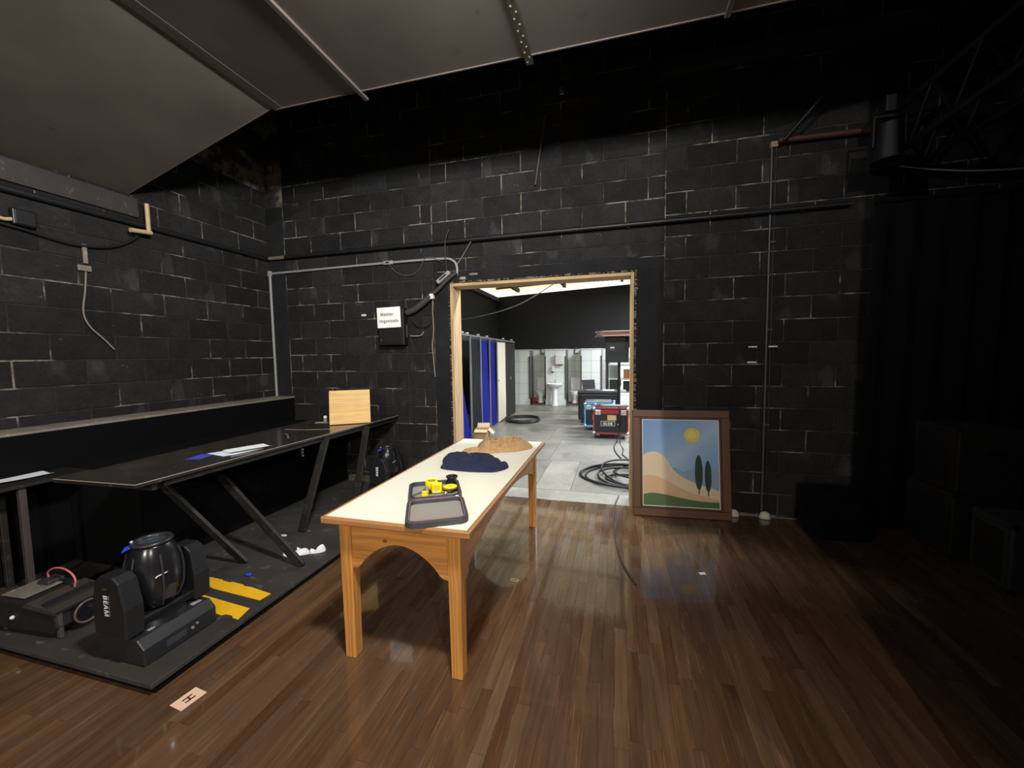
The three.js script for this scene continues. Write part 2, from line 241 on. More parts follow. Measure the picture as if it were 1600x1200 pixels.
// built-out ledge and low bench on the left wall, platform
{
  const l = structure('trim_2', 'boxed-out black ledge along the left wall with a dusty top coloured paler as if lit', 'ledge');
  part('face_board', span(-4.09, -4.07, .062, 1.085, ZB + .006, -1.28, .002, 'z'), M.blackFlat, l); part('face_board', span(-4.09, -4.07, .002, 1.085, -1.26, 3, .002, 'z'), M.blackFlat, l);
  part('top_board', span(RX0, -4.065, 1.085, 1.105, ZB + .002, 3, .004, 'z'), M.dustLitTop, l, 'dusty top board coloured paler as if lit');
  const b = thing('low_bench', 'long low black bench boxed in against the left wall behind the sloping-leg worktable', 'bench');
  part('top_board', span(-4.06, -3.30, .775, .80, ZB + .003, -2.0, .004, 'z'), M.blackFlat, b);
  part('front_panel', span(-3.34, -3.315, .062, .775, ZB + .003, -2.0, .002, 'z'), M.blackFlat, b);
  part('side_panel', span(-4.06, -3.345, .062, .775, -2.03, -2.005, .002), M.blackFlat, b);
  const p = thing('stage_riser', 'low black stage platform board under the worktable, scuffed and dusty', 'platform');
  part('deck', span(RX0 + .002, -2.135, .035, .06, ZB + .004, -1.27, .004, 'z'), M.platform, p);
  part('skirt', join([span(-2.165, -2.145, 0, .035, ZB + .01, -1.29), span(RX0 + .01, -2.17, 0, .035, -1.30, -1.29)]), M.blackFlat, p);
  solo('wall_batten', 'pale dusty wood batten lying along the foot of the wall on the black platform', 'batten', span(-3.25, -2.70, .0605, .135, ZB + .03, ZB + .075, .006, 'x'), mat(0x7a6f66, .85, { map: rep(TX.dust, 2, 2) }));
}
// ------------------------------------------------------------------ doorway frame
{
  const d = structure('door_1', 'raw timber lining of the open doorway', 'door frame');
  const z0 = ZB - .225, z1 = ZB + .012, t = .04, j = .006;
  part('jamb', span(DX0 + j, DX0 + t, 0, DTOP - j, z0, z1, .005, 'y', .3), M.frame, d);
  part('jamb', span(DX1 - t, DX1 - j, 0, DTOP - j, z0, z1, .005, 'y', .8), M.frame, d);
  part('head', span(DX0 + t, DX1 - t, DTOP - t, DTOP - j, z0, z1, .005, 'x', 1.7), M.frame, d);
  const lump = (n, f) => { const gs = []; for (let i = 0; i < n; i++) { const [x, y, s] = f(i / (n - 1)); const g = new THREE.IcosahedronGeometry(s, 1); const p = g.attributes.position; for (let k = 0; k < p.count; k++) { const q = .8 + .4 * hash(Math.round(p.getX(k) * 1e5), Math.round(p.getY(k) * 1e5), i); p.setXYZ(k, p.getX(k) * q * 1.6, p.getY(k) * q, p.getZ(k) * q * .8); } g.computeVertexNormals(); gs.push(uvm(g.translate(x, y, ZB + .006))); } return join(gs); };
  const foam = mat(0x6f6656, .95);
  part('joint_filler', lump(190, () => [DX1 + .002 + rnd() * .008, .03 + rnd() * 2.40, .003 + rnd() * rnd() * .013]), foam, d, 'crumbly mortar filling');
  part('joint_filler', lump(150, () => [DX0 + .03 + rnd() * 2.0, DTOP + .002 + rnd() * .010, .003 + rnd() * rnd() * .012]), foam, d);
  part('joint_filler', lump(120, () => [DX0 - .001 - rnd() * .005, .03 + rnd() * 2.35, .003 + rnd() * rnd() * .008]), foam, d);
}
// ------------------------------------------------------------------ the long table
{
  const t = thing('dining_table', 'long pine table with cream laminate top and arched aprons', 'table', [-1.065, 0, -2.64]);
  const hx = .41, hz = .98, y1 = .785;
  part('laminate', span(-hx + .022, hx - .022, y1 - .012, y1 + .0005, -hz + .022, hz - .022), M.laminate, t, 'cream laminate surface');
  part('core', span(-hx + .022, hx - .022, y1 - .034, y1 - .0125, -hz + .022, hz - .022), M.pine, t);
  for (const s of [-1, 1]) {
    part('edge_strip', span(s < 0 ? -hx : hx - .022, s < 0 ? -hx + .022 : hx, y1 - .036, y1, -hz + .022, hz - .022, .007, 'z', s), M.pineEdge, t);
    part('edge_strip', span(-hx, hx, y1 - .036, y1, s < 0 ? -hz : hz - .022, s < 0 ? -hz + .022 : hz, .008, 'x', s), M.pineEdge, t);
  }
  const legX = .305, legZ = .895, lw = .07;
  for (const sx of [-1, 1]) for (const sz of [-1, 1]) {
    const g = boxg(lw, .75, lw, 0, .375, 0, .004, 'y', sx + sz * 2.3), p = g.attributes.position;
    for (let i = 0; i < p.count; i++) { const k = .86 + .14 * clamp(p.getY(i) / .7); p.setX(i, p.getX(i) * k); p.setZ(i, p.getZ(i) * k); }
    part('leg', g.translate(sx * legX, 0, sz * legZ), M.pine, t);
  }
  function apron(L) {   // arched board, x along its length
    const pts = [[-L / 2, .75], [-L / 2, .50], [-L / 2 + .03, .505]]; for (let i = 0; i <= 16; i++) { const a = i / 16; pts.push([(-L / 2 + .045) + (L - .09) * a, .515 + .135 * Math.sin(Math.PI * a) ** .8]); } pts.push([L / 2 - .03, .505], [L / 2, .50], [L / 2, .75]);
    return uvm(extr(pts, .02), 'x', L);
  }
  for (const s of [-1, 1]) {
    part('apron', apron(2 * legX - lw + .004).translate(0, 0, s * legZ + (s > 0 ? .004 : -.024)), M.pine, t);
    part('apron', apron(2 * legZ - lw + .004).rotateY(Math.PI / 2).translate(s * legX + (s > 0 ? .004 : -.024) - 0, 0, 0), M.pine, t);
  }
  const kn = part('knot', new THREE.CylinderGeometry(.011, .011, .002, 14).rotateX(Math.PI / 2).scale(1.2, .8, 1).translate(-.075, .665, legZ + .0245), mat(0x7a4a1c, .5), t);
}
// open zip case with tools
{
  const c = thing('tool_case', 'open soft grey zip case lying flat on the cream table', 'case', [-.975, .7856, -1.97], 27.4 * D);
  const shell = (w, d, h, z) => { const r = .045, o = [], inn = []; const rr = (W, Dd, R, arr) => { for (let q = 0; q < 4; q++) { const cx = (q === 0 || q === 3 ? 1 : -1) * (W / 2 - R), cy = (q < 2 ? 1 : -1) * (Dd / 2 - R); for (let k = 0; k <= 6; k++) { const a = q * Math.PI / 2 + k / 6 * Math.PI / 2; arr.push([cx + Math.cos(a) * R, cy + Math.sin(a) * R]); } } }; rr(w, d, r, o); rr(w - .03, d - .03, r - .015, inn);
    return { rim: uvm(extr(o, h - .006, .003, inn).rotateX(-Math.PI / 2).translate(0, .003, z)), pan: uvm(extr(inn, .008).rotateX(-Math.PI / 2).translate(0, .001, z)), pipe: tube(inn.map(([x, y]) => [x, h + .001, -y + z]), .003, 80, 6, true) }; };
  const A = shell(.295, .30, .032, -.152), B = shell(.30, .315, .030, .160);
  const b = part('base_shell', A.rim, M.caseGrey, c); part('lining', A.pan, M.caseLine, b, 'grey fabric lining'); part('zip', A.pipe, M.blackPlastic, b);
  const l = part('lid_shell', B.rim, M.caseGrey, c); part('lining', B.pan, M.caseLine, l, 'grey fabric lining'); part('zip', B.pipe, M.pinkPipe, l, 'dull pink zip edge');
  part('hinge_strip', span(-.11, .11, .008, .014, -.006, .006, .002), M.caseGrey, c);
  part('zip_pull', boxg(.02, .006, .008, .118, .036, .02, .002), M.silver, c);
  const yc = .7856 + .0125; const at = (x, z) => { const a = 27.4 * D; return [-.975 + x * Math.cos(a) + z * Math.sin(a), yc, -1.97 - x * Math.sin(a) + z * Math.cos(a)]; };
  const tp = thing('tape_measure', 'bright yellow tape measure standing in the open case', 'tape measure', at(.012, -.13), 20 * D);
  part('body', boxg(.062, .064, .034, 0, .032, 0, .012), M.yellow, tp); part('side_disc', new THREE.CylinderGeometry(.02, .02, .037, 20).rotateX(Math.PI / 2).translate(0, .034, 0), mat(0xd9c40f, .5), tp); part('blade', boxg(.018, .002, .016, .036, .006, 0), M.yellow, tp); part('lock', boxg(.016, .008, .014, .018, .066, 0, .003), M.blackPlastic, tp); part('lower_label', boxg(.05, .012, .036, 0, .009, 0, .002), mat(0xe8dc7a, .5), tp);
  const t2 = thing('tape_roll', 'yellow roll lying behind the tape measure in the open case', 'roll', at(-.018, -.215), 0);
  part('ring', lathe([[.018, 0], [.036, 0], [.038, .004], [.038, .046], [.036, .05], [.018, .05], [.018, 0]], 30), M.yellow, t2); part('core', lathe([[.014, 0], [.018, 0], [.018, .05], [.014, .05], [.014, 0]], 24), mat(0xb9a23a, .7), t2);
  const s1 = thing('small_tin', 'small square yellow tin beside the tape measure', 'tin', at(-.055, -.075), 10 * D); part('body', boxg(.034, .026, .028, 0, .013, 0, .004), M.yellow, s1); part('lid', boxg(.035, .006, .029, 0, .029, 0, .002), mat(0xe3cf3a, .4), s1);
  const gr = thing('grinder_guard', 'grey round tool head between the yellow tin and roll', 'tool', at(-.045, -.135), 30 * D); part('disc', new THREE.CylinderGeometry(.022, .026, .02, 24).translate(0, .01, 0), M.darkGrey, gr); part('boss', new THREE.CylinderGeometry(.01, .012, .018, 16).translate(0, .029, 0), M.silver, gr);
  const stack = [['black abrasive disc with yellow edge on the case lining', M.blackPlastic, .046, .012], ['brown abrasive disc lying second in the disc pile', mat(0x6c5138, .8), .045, .008], ['yellow rimmed disc lying on top of the disc pile', M.yellow, .040, .006]];
  let y = 0; const dp = at(.085, -.15); for (const [lab, m, r, h] of stack) { const o = thing('grinding_disc', lab, 'disc', [dp[0] + y * .3, dp[1] + y, dp[2]], 0, 'discs in the open case'); part('disc', lathe([[.008, 0], [r, 0], [r, h], [r * .5, h], [r * .45, h - .002], [.008, h - .002], [.008, 0]], 30), m, o); part('hub', lathe([[.006, 0], [.009, 0], [.009, h + .001], [.006, h + .001], [.006, 0]], 16), M.silver, o); y += h + .0006; }
  const cap = thing('cable_spool', 'black ribbed spool standing at the far corner of the case', 'spool', at(.108, -.245), 0); part('barrel', lathe([[.012, 0], [.036, 0], [.037, .006], [.03, .008], [.03, .05], [.037, .052], [.036, .058], [.012, .058], [.012, 0]], 30), M.blackPlastic, cap); part('core', lathe([[.009, 0], [.012, 0], [.012, .059], [.009, .059], [.009, 0]], 18), M.darkGrey, cap);
  const nut = thing('socket_bit', 'short silver socket bit in front of the disc pile', 'socket', at(.06, -.075), 0); part('body', lathe([[.007, 0], [.014, 0], [.014, .012], [.011, .016], [.007, .016], [.007, 0]], 20), M.metal, nut); part('tip', new THREE.CylinderGeometry(.006, .006, .02, 6).translate(0, .01, 0), mat(0xcfd060, .5), nut);
  const pin = thing('spanner', 'thin dark spanner lying along the lining of the case', 'spanner', at(-.1, -.13), 70 * D); part('shank', boxg(.1, .006, .010, 0, .003, 0, .002), M.metal, pin); part('jaw', extr([[0, -.012], [.02, -.014], [.024, -.006], [.012, -.004], [.012, .004], [.024, .006], [.02, .014], [0, .012]], .006, .001).rotateX(-Math.PI / 2).translate(.05, 0.001, 0), M.metal, pin);
}
// clothes: closed lump with folds inside an outline
function garment(out, H, fold, seed) {
  const N = 150, K = 44, cv = new THREE.CatmullRomCurve3(out.map(([x, z]) => new THREE.Vector3(x, 0, z)), true, 'centripetal'), ring = cv.getSpacedPoints(N); ring.pop();
  let cx = 0, cz = 0; ring.forEach((p) => { cx += p.x / N; cz += p.z / N; });
  const P = [], I = []; P.push(0, 0, 0);
  const hgt = (x, z, q) => Math.max(.003, (H * Math.pow(Math.max(0, 1 - q ** 5), .5)) * (.40 + .85 * fold(x, z)) );
  P[1] = hgt(cx, cz, 0); P[0] = cx; P[2] = cz;
  for (let k = 1; k <= K; k++) for (let i = 0; i < N; i++) { const q = k / K, x = cx + (ring[i].x - cx) * q, z = cz + (ring[i].z - cz) * q; P.push(x, k === K ? .004 : hgt(x, z, q), z); }
  for (let i = 0; i < N; i++) P.push(ring[i].x, .0004, ring[i].z); P.push(cx, .0004, cz); const bot = P.length / 3 - 1;
  for (let i = 0; i < N; i++) I.push(0, 1 + (i + 1) % N, 1 + i);
  for (let k = 0; k < K; k++) for (let i = 0; i < N; i++) { const a = 1 + k * N + i, b = 1 + k * N + (i + 1) % N, c = a + N, d = b + N; I.push(a, b, c, b, d, c); }
  for (let i = 0; i < N; i++) I.push(bot, 1 + K * N + i, 1 + K * N + (i + 1) % N);
  let ar = 0; for (let i = 0; i < N; i++) { const p = ring[i], q = ring[(i + 1) % N]; ar += p.x * q.z - q.x * p.z; } if (ar < 0) for (let i = 0; i < I.length; i += 3) [I[i], I[i + 1]] = [I[i + 1], I[i]];
  const g = new THREE.BufferGeometry(); g.setAttribute('position', new THREE.Float32BufferAttribute(P, 3)); const uv = []; for (let i = 0; i < P.length; i += 3) uv.push(P[i], P[i + 2]); g.setAttribute('uv', new THREE.Float32BufferAttribute(uv, 2)); g.setIndex(I); g.computeVertexNormals(); 
  return g;
}
{
  const ridge = (x, z, ang, f, ph, w) => { const s = x * Math.cos(ang) + z * Math.sin(ang), c = -x * Math.sin(ang) + z * Math.cos(ang); const t = Math.sin(c * f + ph + 1.4 * Math.sin(s * 7 + ph) + w * vn(s * 9 + 40, c * 9 + 40, 999, 999, 7)); return Math.pow(.5 + .5 * t, 1.6); };
  const crump = (x, z, ang, fs, fc, s) => { const a = (x * Math.cos(ang) + z * Math.sin(ang)) * fs + 50, c = (-x * Math.sin(ang) + z * Math.cos(ang)) * fc + 50; const w = vn(a * 1.7, c * .6, 9999, 9999, s + 9); return Math.pow(1 - Math.abs(2 * vn(a + w, c + w * 1.6, 9999, 9999, s) - 1), 1.4); };
  const n = thing('navy_garment', 'navy blue garment folded in a flat bundle on the table', 'clothing', [-1.03, .7858, -2.74]);
  const ng = garment([[-.17, .165], [.0, .185], [.10, .18], [.21, .15], [.265, .05], [.235, -.02], [.19, -.045], [.175, -.11], [.12, -.15], [.0, -.165], [-.18, -.185], [-.28, -.16], [-.29, -.08], [-.235, .05], [-.21, .14]], .040, (x, z) => .7 * crump(x, z, .15, 7, 30, 3) + .45 * crump(x, z, .6, 16, 44, 4), 5);
  part('bundle', ng, M.navy, n); part('sleeve', garment([[.10, .16], [.22, .12], [.275, .04], [.24, -.01], [.16, .05], [.08, .1]], .036, (x, z) => crump(x, z, -.5, 10, 40, 8), 6).translate(0, .008, 0), M.navy, n);
  const sl = part('collar_fold', garment([[-.28, -.09], [-.1, -.1], [.1, -.1], [.12, -.14], [.0, -.16], [-.18, -.18], [-.27, -.155]], .036, (x, z) => crump(x, z, .1, 8, 40, 6), 8).translate(0, .014, 0), M.navy, n); part('button', new THREE.CylinderGeometry(.004, .004, .003, 10).translate(-.09, .046, -.13), M.silver, sl);
  const t = thing('tan_garment', 'tan brown crumpled garment at the far end of the table', 'clothing', [-.99, .7858, -3.28]);
  part('heap', garment([[-.14, .14], [.06, .14], [.2, .06], [.275, -.06], [.25, -.13], [.18, -.21], [.05, -.27], [-.05, -.24], [-.12, -.14], [-.22, -.06], [-.19, .03]], .062, (x, z) => .75 * crump(x, z, .7, 9, 24, 12) + .5 * crump(x, z, -.4, 14, 40, 14), 9), M.tan, t);
  part('sleeve', garment([[-.28, .19], [-.2, .23], [-.05, .2], [.04, .15], [-.04, .10], [-.15, .10], [-.24, .12]], .028, (x, z) => crump(x, z, .1, 10, 40, 15), 10), M.tan, t);
  part('waist_band', tube([[-.17, .045, .0], [-.13, .058, -.06], [-.09, .062, -.1], [-.04, .058, -.07], [-.06, .055, -.01], [-.11, .05, .02]], .006, 40, 6), mat(0x8a5a34, .9), t);
}
// ------------------------------------------------------------------ black worktable with sloping legs
{
  const w = thing('worktable', 'long black worktable with splayed legs and worn pale edges along the left wall', 'worktable');
  part('top_board', uvm(extr([[-3.30, 1.56], [-2.655, 1.585], [-2.555, 4.235], [-3.40, 4.235]], .018, .002).rotateX(-Math.PI / 2).translate(0, .872, 0), 'z'), M.laminateBlack, w, 'glossy black laminate');
  part('edge_wear', join([bar([-2.652, .8915, -1.583], [-2.552, .8915, -4.23], .004, .004, .001), bar([-3.298, .8915, -1.559], [-2.655, .8915, -1.582], .004, .004, .001)]), mat(0x9a9086, .8), w, 'pale worn edge');
  part('apron_rail', bar([-2.70, .845, -1.75], [-2.60, .845, -4.22], .05, .03), M.blackWood, w);
  for (const [a, b] of [[[-2.245, .064, -2.33], [-3.2, .87, -2.35]], [[-2.71, .064, -2.27], [-3.20, .86, -1.97]], [[-2.705, .064, -2.82], [-2.60, .87, -3.06]], [[-2.64, .064, -3.47], [-2.565, .87, -3.62]]]) part('leg', bar(a, b, .07, .025), M.blackWood, w);
  part('cross_rail', bar([-3.25, .845, -1.7], [-2.68, .845, -1.7], .05, .03), M.blackWood, w); part('cross_rail', bar([-3.3, .845, -3.6], [-2.6, .845, -3.6], .05, .03), M.blackWood, w);
  const h = part('hinge', boxg(.02, .07, .004, -2.588, .80, -2.75, .001), M.darkGrey, w); part('screw', new THREE.SphereGeometry(.006, 8, 6).translate(-2.578, .825, -2.75), M.brass, h); part('screw', new THREE.SphereGeometry(.005, 8, 6).translate(-2.578, .80, -2.75), M.brass, h); part('screw', new THREE.SphereGeometry(.006, 8, 6).translate(-2.578, .77, -2.75), M.brass, h);
  part('chalk_mark', tube([[-3.0, .8915, -3.0], [-2.93, .8915, -2.96], [-2.86, .8915, -2.88], [-2.82, .8915, -2.86]], .004, 20, 4), mat(0x8f877c, .9), w); part('chalk_mark', tube([[-3.2, .8915, -3.2], [-3.0, .8915, -3.22], [-2.75, .8915, -3.3]], .003, 20, 4), mat(0x8f877c, .9), w);
  const s = thing('side_table', 'black table with a square post leg beyond the end of the long worktable', 'table');
  part('top_board', span(-4.06, -3.76, .777, .80, -1.99, -.4, .003, 'z'), M.blackWood, s); part('leg', bar([-3.80, .062, -1.64], [-3.80, .776, -1.64], .035, .035), mat(0x3e3838, .6), s); part('leg', bar([-3.80, .002, -.46], [-3.80, .776, -.46], .035, .035), M.blackWood, s); part('leg', bar([-4.03, .062, -1.64], [-4.03, .776, -1.64], .035, .035), M.blackWood, s); part('leg', bar([-4.03, .002, -.46], [-4.03, .776, -.46], .035, .035), M.blackWood, s);
  const curl = (W, L, f) => { const g = new THREE.BoxGeometry(W, .0006, L, 8, 1, 10), p = g.attributes.position; for (let i = 0; i < p.count; i++) p.setY(i, p.getY(i) + f(p.getX(i) / W, p.getZ(i) / L)); g.computeVertexNormals(); return g; };
  const pw = (x, z) => .001 + .012 * step(.2, .5, x) + .004 * step(.1, .5, Math.abs(z));
  const put = (n, l, c, g, m, x, y, z, r, gr) => { const o = solo(n, l, c, g, m, gr); o.position.set(x, y, z); o.rotation.y = r; return o; };
  put('paper_sheet', 'white paper sheet lying on the black side table with post leg', 'paper', curl(.21, .30, pw), M.paper, -3.98, .8012, -1.70, -.20);
  put('paper_sheet', 'white printed sheet lying under another on the long worktable', 'paper', curl(.21, .297, (x, z) => .001 + .004 * step(.2, .5, z)), mat(0xdfe6ee, .8), -2.83, .8925, -2.36, -.20);
  put('paper_sheet', 'creased white sheet on top of the papers on the long worktable', 'paper', curl(.19, .28, (x, z) => .002 + .010 * step(.25, .5, x)), M.paper, -2.80, .8975, -2.43, -.42);
  put('envelope', 'blue printed envelope sticking out below the papers on the worktable', 'envelope', new THREE.BoxGeometry(.11, .002, .15), M.paperBlue, -2.94, .8914, -2.17, .25);
  const pb = thing('plywood_board', 'square pale plywood board standing on the black worktable', 'board', [-2.735, .8928, -3.585], 33.5 * D); const pg = boxg(.405, .36, .012, 0, .18, 0, .001, 'x'); pg.rotateX(-.24); part('board', pg.translate(0, .004, 0), M.ply, pb);
  const pr = thing('prop_block', 'small black wood block propping up the plywood board', 'block', [-2.83, .8922, -3.74], 33.5 * D); part('block', boxg(.14, .20, .07, 0, .1, 0, .004), M.blackFlat, pr); part('label', boxg(.05, .03, .001, 0, .12, -.0355), mat(0x3a3a3c, .7), pr);
  put('wood_offcut', 'thin pale wood offcut lying beside the plywood board', 'offcut', boxg(.14, .008, .05, 0, .004, 0, .002, 'x'), mat(0x8a7a66, .8), -3.12, .8905, -3.62, .3);
  put('wood_scrap', 'orange-brown wood scrap on the low bench', 'offcut', boxg(.11, .01, .02, 0, .005, 0, .002, 'x'), mat(0x9a6238, .8), -3.62, .8005, -2.95, 1.2);
  put('crumpled_paper', 'little white paper ball in the corner on the worktable', 'paper', new THREE.IcosahedronGeometry(.022, 1).translate(0, .018, 0), M.paper, -3.28, .8905, -3.86, 0);
}
// ------------------------------------------------------------------ lights stored on the platform
const beamText = print(64, 256, (x, w, h) => { x.fillStyle = '#17171a'; x.fillRect(0, 0, w, h); x.translate(w / 2, h / 2); x.rotate(Math.PI / 2); x.fillStyle = '#f0ece8'; x.font = 'bold 62px sans-serif'; x.textAlign = 'center'; x.textBaseline = 'middle'; x.fillText('BEAM', 0, 2); });
const swoosh = print(256, 64, (x, w, h) => { x.fillStyle = '#1a1a1c'; x.fillRect(0, 0, w, h); x.fillStyle = '#e8e2dc'; x.beginPath(); x.moveTo(6, 50); x.lineTo(40, 14); x.lineTo(250, 22); x.lineTo(225, 40); x.lineTo(60, 38); x.lineTo(20, 58); x.fill(); });
function movingHead(label, pos, turn) {   // base, two yoke arms along z, head between pointing up
  const o = thing('moving_head_light', label, 'stage light', pos, turn, undefined), pl = M.blackPlastic;
  const bs = extr([[-.15, 0], [.17, 0], [.17, .075], [.13, .115], [-.11, .115], [-.15, .075]], .36, .006); bs.translate(0, .012, -.18); part('base', uvm(bs), mat(0x222224, .45), o);
  for (const [x, z] of [[-.12, -.15], [-.12, .15], [.14, -.15], [.14, .15]]) part('foot', new THREE.CylinderGeometry(.018, .02, .012, 14).translate(x, .006, z), pl, o);
  part('display', boxg(.003, .035, .10, .1775, .05, .03, .001), mat(0x3a3c40, .2), o); part('knob', new THREE.CylinderGeometry(.008, .008, .006, 12).rotateZ(Math.PI / 2).translate(.178, .05, -.05), M.silver, o); part('knob', new THREE.CylinderGeometry(.006, .006, .006, 12).rotateZ(Math.PI / 2).translate(.178, .06, -.075), M.silver, o);
  part('label_plate', boxg(.03, .0015, .05, .10, .1340, -.13), mat(0x8f8f8f, .5), o); part('label_plate', boxg(.02, .0015, .03, .10, .1340, .1), mat(0x8f8f8f, .5), o);
  part('turntable', new THREE.CylinderGeometry(.12, .13, .03, 32).translate(0, .145, 0), pl, o);
  part('yoke_bridge', boxg(.15, .05, .34, 0, .175, 0, .018), pl, o);
  for (const s of [-1, 1]) {
    const a = part('yoke_arm', uvm(extr([[-.105, .16], [.10, .16], [.105, .30], [.075, .43], [.04, .455], [-.045, .455], [-.08, .43], [-.11, .30]], .07, .008).translate(0, 0, s > 0 ? .135 : -.205)), mat(0x1c1c1e, .4), o);
    const f = part('lettering', new THREE.BoxGeometry(.042, .17, .0012), mat(0xffffff, .5, { map: beamText }), a, 'white vertical BEAM lettering'); f.position.set(-.01, .315, s * .2145); if (s < 0) f.rotation.y = Math.PI;
  }
  const hd = lathe([[0, .20], [.06, .20], [.085, .215], [.112, .28], [.122, .36], [.118, .44], [.104, .505], [.088, .54], [.084, .55], [.0, .55]], 40); hd.scale(1.0, 1, .98); part('head', hd, M.gloss, o);
  part('lens_ring', lathe([[.064, .548], [.090, .548], [.092, .556], [.088, .566], [.070, .568], [.064, .560], [.064, .548]], 40), mat(0x2a2a2c, .3), o); part('lens', lathe([[0, .558], [.04, .556], [.064, .550]], 30), mat(0x3c424a, .06), o); part('lock_pin', new THREE.SphereGeometry(.008, 10, 8).translate(-.05, .570, .065), M.silver, o);
  for (let k = 0; k < 6; k++) { const a = k / 6 * Math.PI * 2 + .3, pts = []; for (const [r, y] of [[.089, .22], [.116, .28], [.126, .36], [.122, .44], [.107, .505]]) pts.push([Math.cos(a) * r, y, Math.sin(a) * r]); part('rib', tube(pts, .006, 24, 6), mat(0x2c2c30, .3), o); }
  const lg = part('logo', new THREE.BoxGeometry(.06, .015, .001), mat(0xffffff, .5, { map: swoosh }), o, 'white slanted maker mark'); const la = 20 * D; lg.position.set(Math.cos(la) * .1255, .40, Math.sin(la) * .1255); lg.rotation.set(0, Math.PI / 2 - la, 0); lg.rotateZ(.18);
  part('side_plate', boxg(.002, .07, .06, .0, 0, 0, .001).rotateY(-.35).translate(.116, .29, .012), mat(0x2b2725, .5), o);
  const tp = part('blue_tape', boxg(.05, .006, .035, 0, 0, 0, .003), M.blueTape, o, 'strip of blue tape'); tp.position.set(-.05, .545, .085); tp.rotation.set(.5, .5, .25);
  return o;
}
movingHead('black moving head stage light at the front corner of the black platform', [-2.46, .0605, -1.525], 0);
movingHead('black moving head stage light standing by the wall behind the table', [-2.52, .0605, -3.92], 0).scale.setScalar(.92);
{
  const p = thing('floodlight', 'old dusty black floodlight with a red cable loop on the platform', 'stage light', [-3.22, .0605, -1.475], 4 * D);
  part('housing', uvm(extr([[-.21, .035], [.19, .035], [.22, .07], [.20, .155], [.16, .175], [-.2, .185], [-.23, .12]], .23, .01).translate(0, 0, -.115)), mat(0x1b1a18, .7, { map: rep(TX.dust, 2, 2) }), p);
  part('visor', uvm(extr([[.02, .170], [.25, .150], [.26, .165], [.05, .192]], .26, .004).translate(-.02, 0, -.13)), mat(0x453e33, .9, { map: rep(TX.dust, 2, 2) }), p, 'dusty brown top flap');
  part('top_plate', boxg(.18, .008, .17, -.12, .203, .02, .003), mat(0xa39c92, .7, { map: rep(TX.dust, 2, 2) }), p, 'pale dusty metal plate'); part('junction_box', boxg(.09, .03, .08, -.10, .215, -.05, .008), M.darkGrey, p);
  const ln = part('lens_tube', new THREE.CylinderGeometry(.062, .066, .05, 32, 1).rotateZ(Math.PI / 2).translate(.225, .095, 0), mat(0x15151a, .3), p); part('lens_ring', new THREE.TorusGeometry(.060, .006, 8, 36).rotateY(Math.PI / 2).translate(.252, .095, 0), mat(0x5a4a3c, .35), ln); part('lens', new THREE.SphereGeometry(.056, 24, 12, 0, Math.PI * 2, 0, 1.2).scale(1, .3, 1).rotateZ(-Math.PI / 2).translate(.238, .095, 0), mat(0x15161c, .08), ln);
  for (const z of [-.105, .105]) { part('leg', boxg(.03, .16, .022, .215, .08, z, .008), mat(0x3a3632, .7), p); part('leg', boxg(.03, .16, .022, -.19, .08, z, .008), mat(0x2a2826, .7), p); }
  part('side_knob', new THREE.SphereGeometry(.011, 12, 8).translate(-.09, .10, .13), M.pvcWhite, p); part('cable_loop', tube([[-.13, .215, -.06], [-.13, .255, -.055], [-.07, .292, -.05], [.02, .30, -.045], [.09, .275, -.04], [.11, .24, -.04], [.10, .20, -.04]], .005, 40, 7), M.redCable, p, 'pink-red cable loop');
}
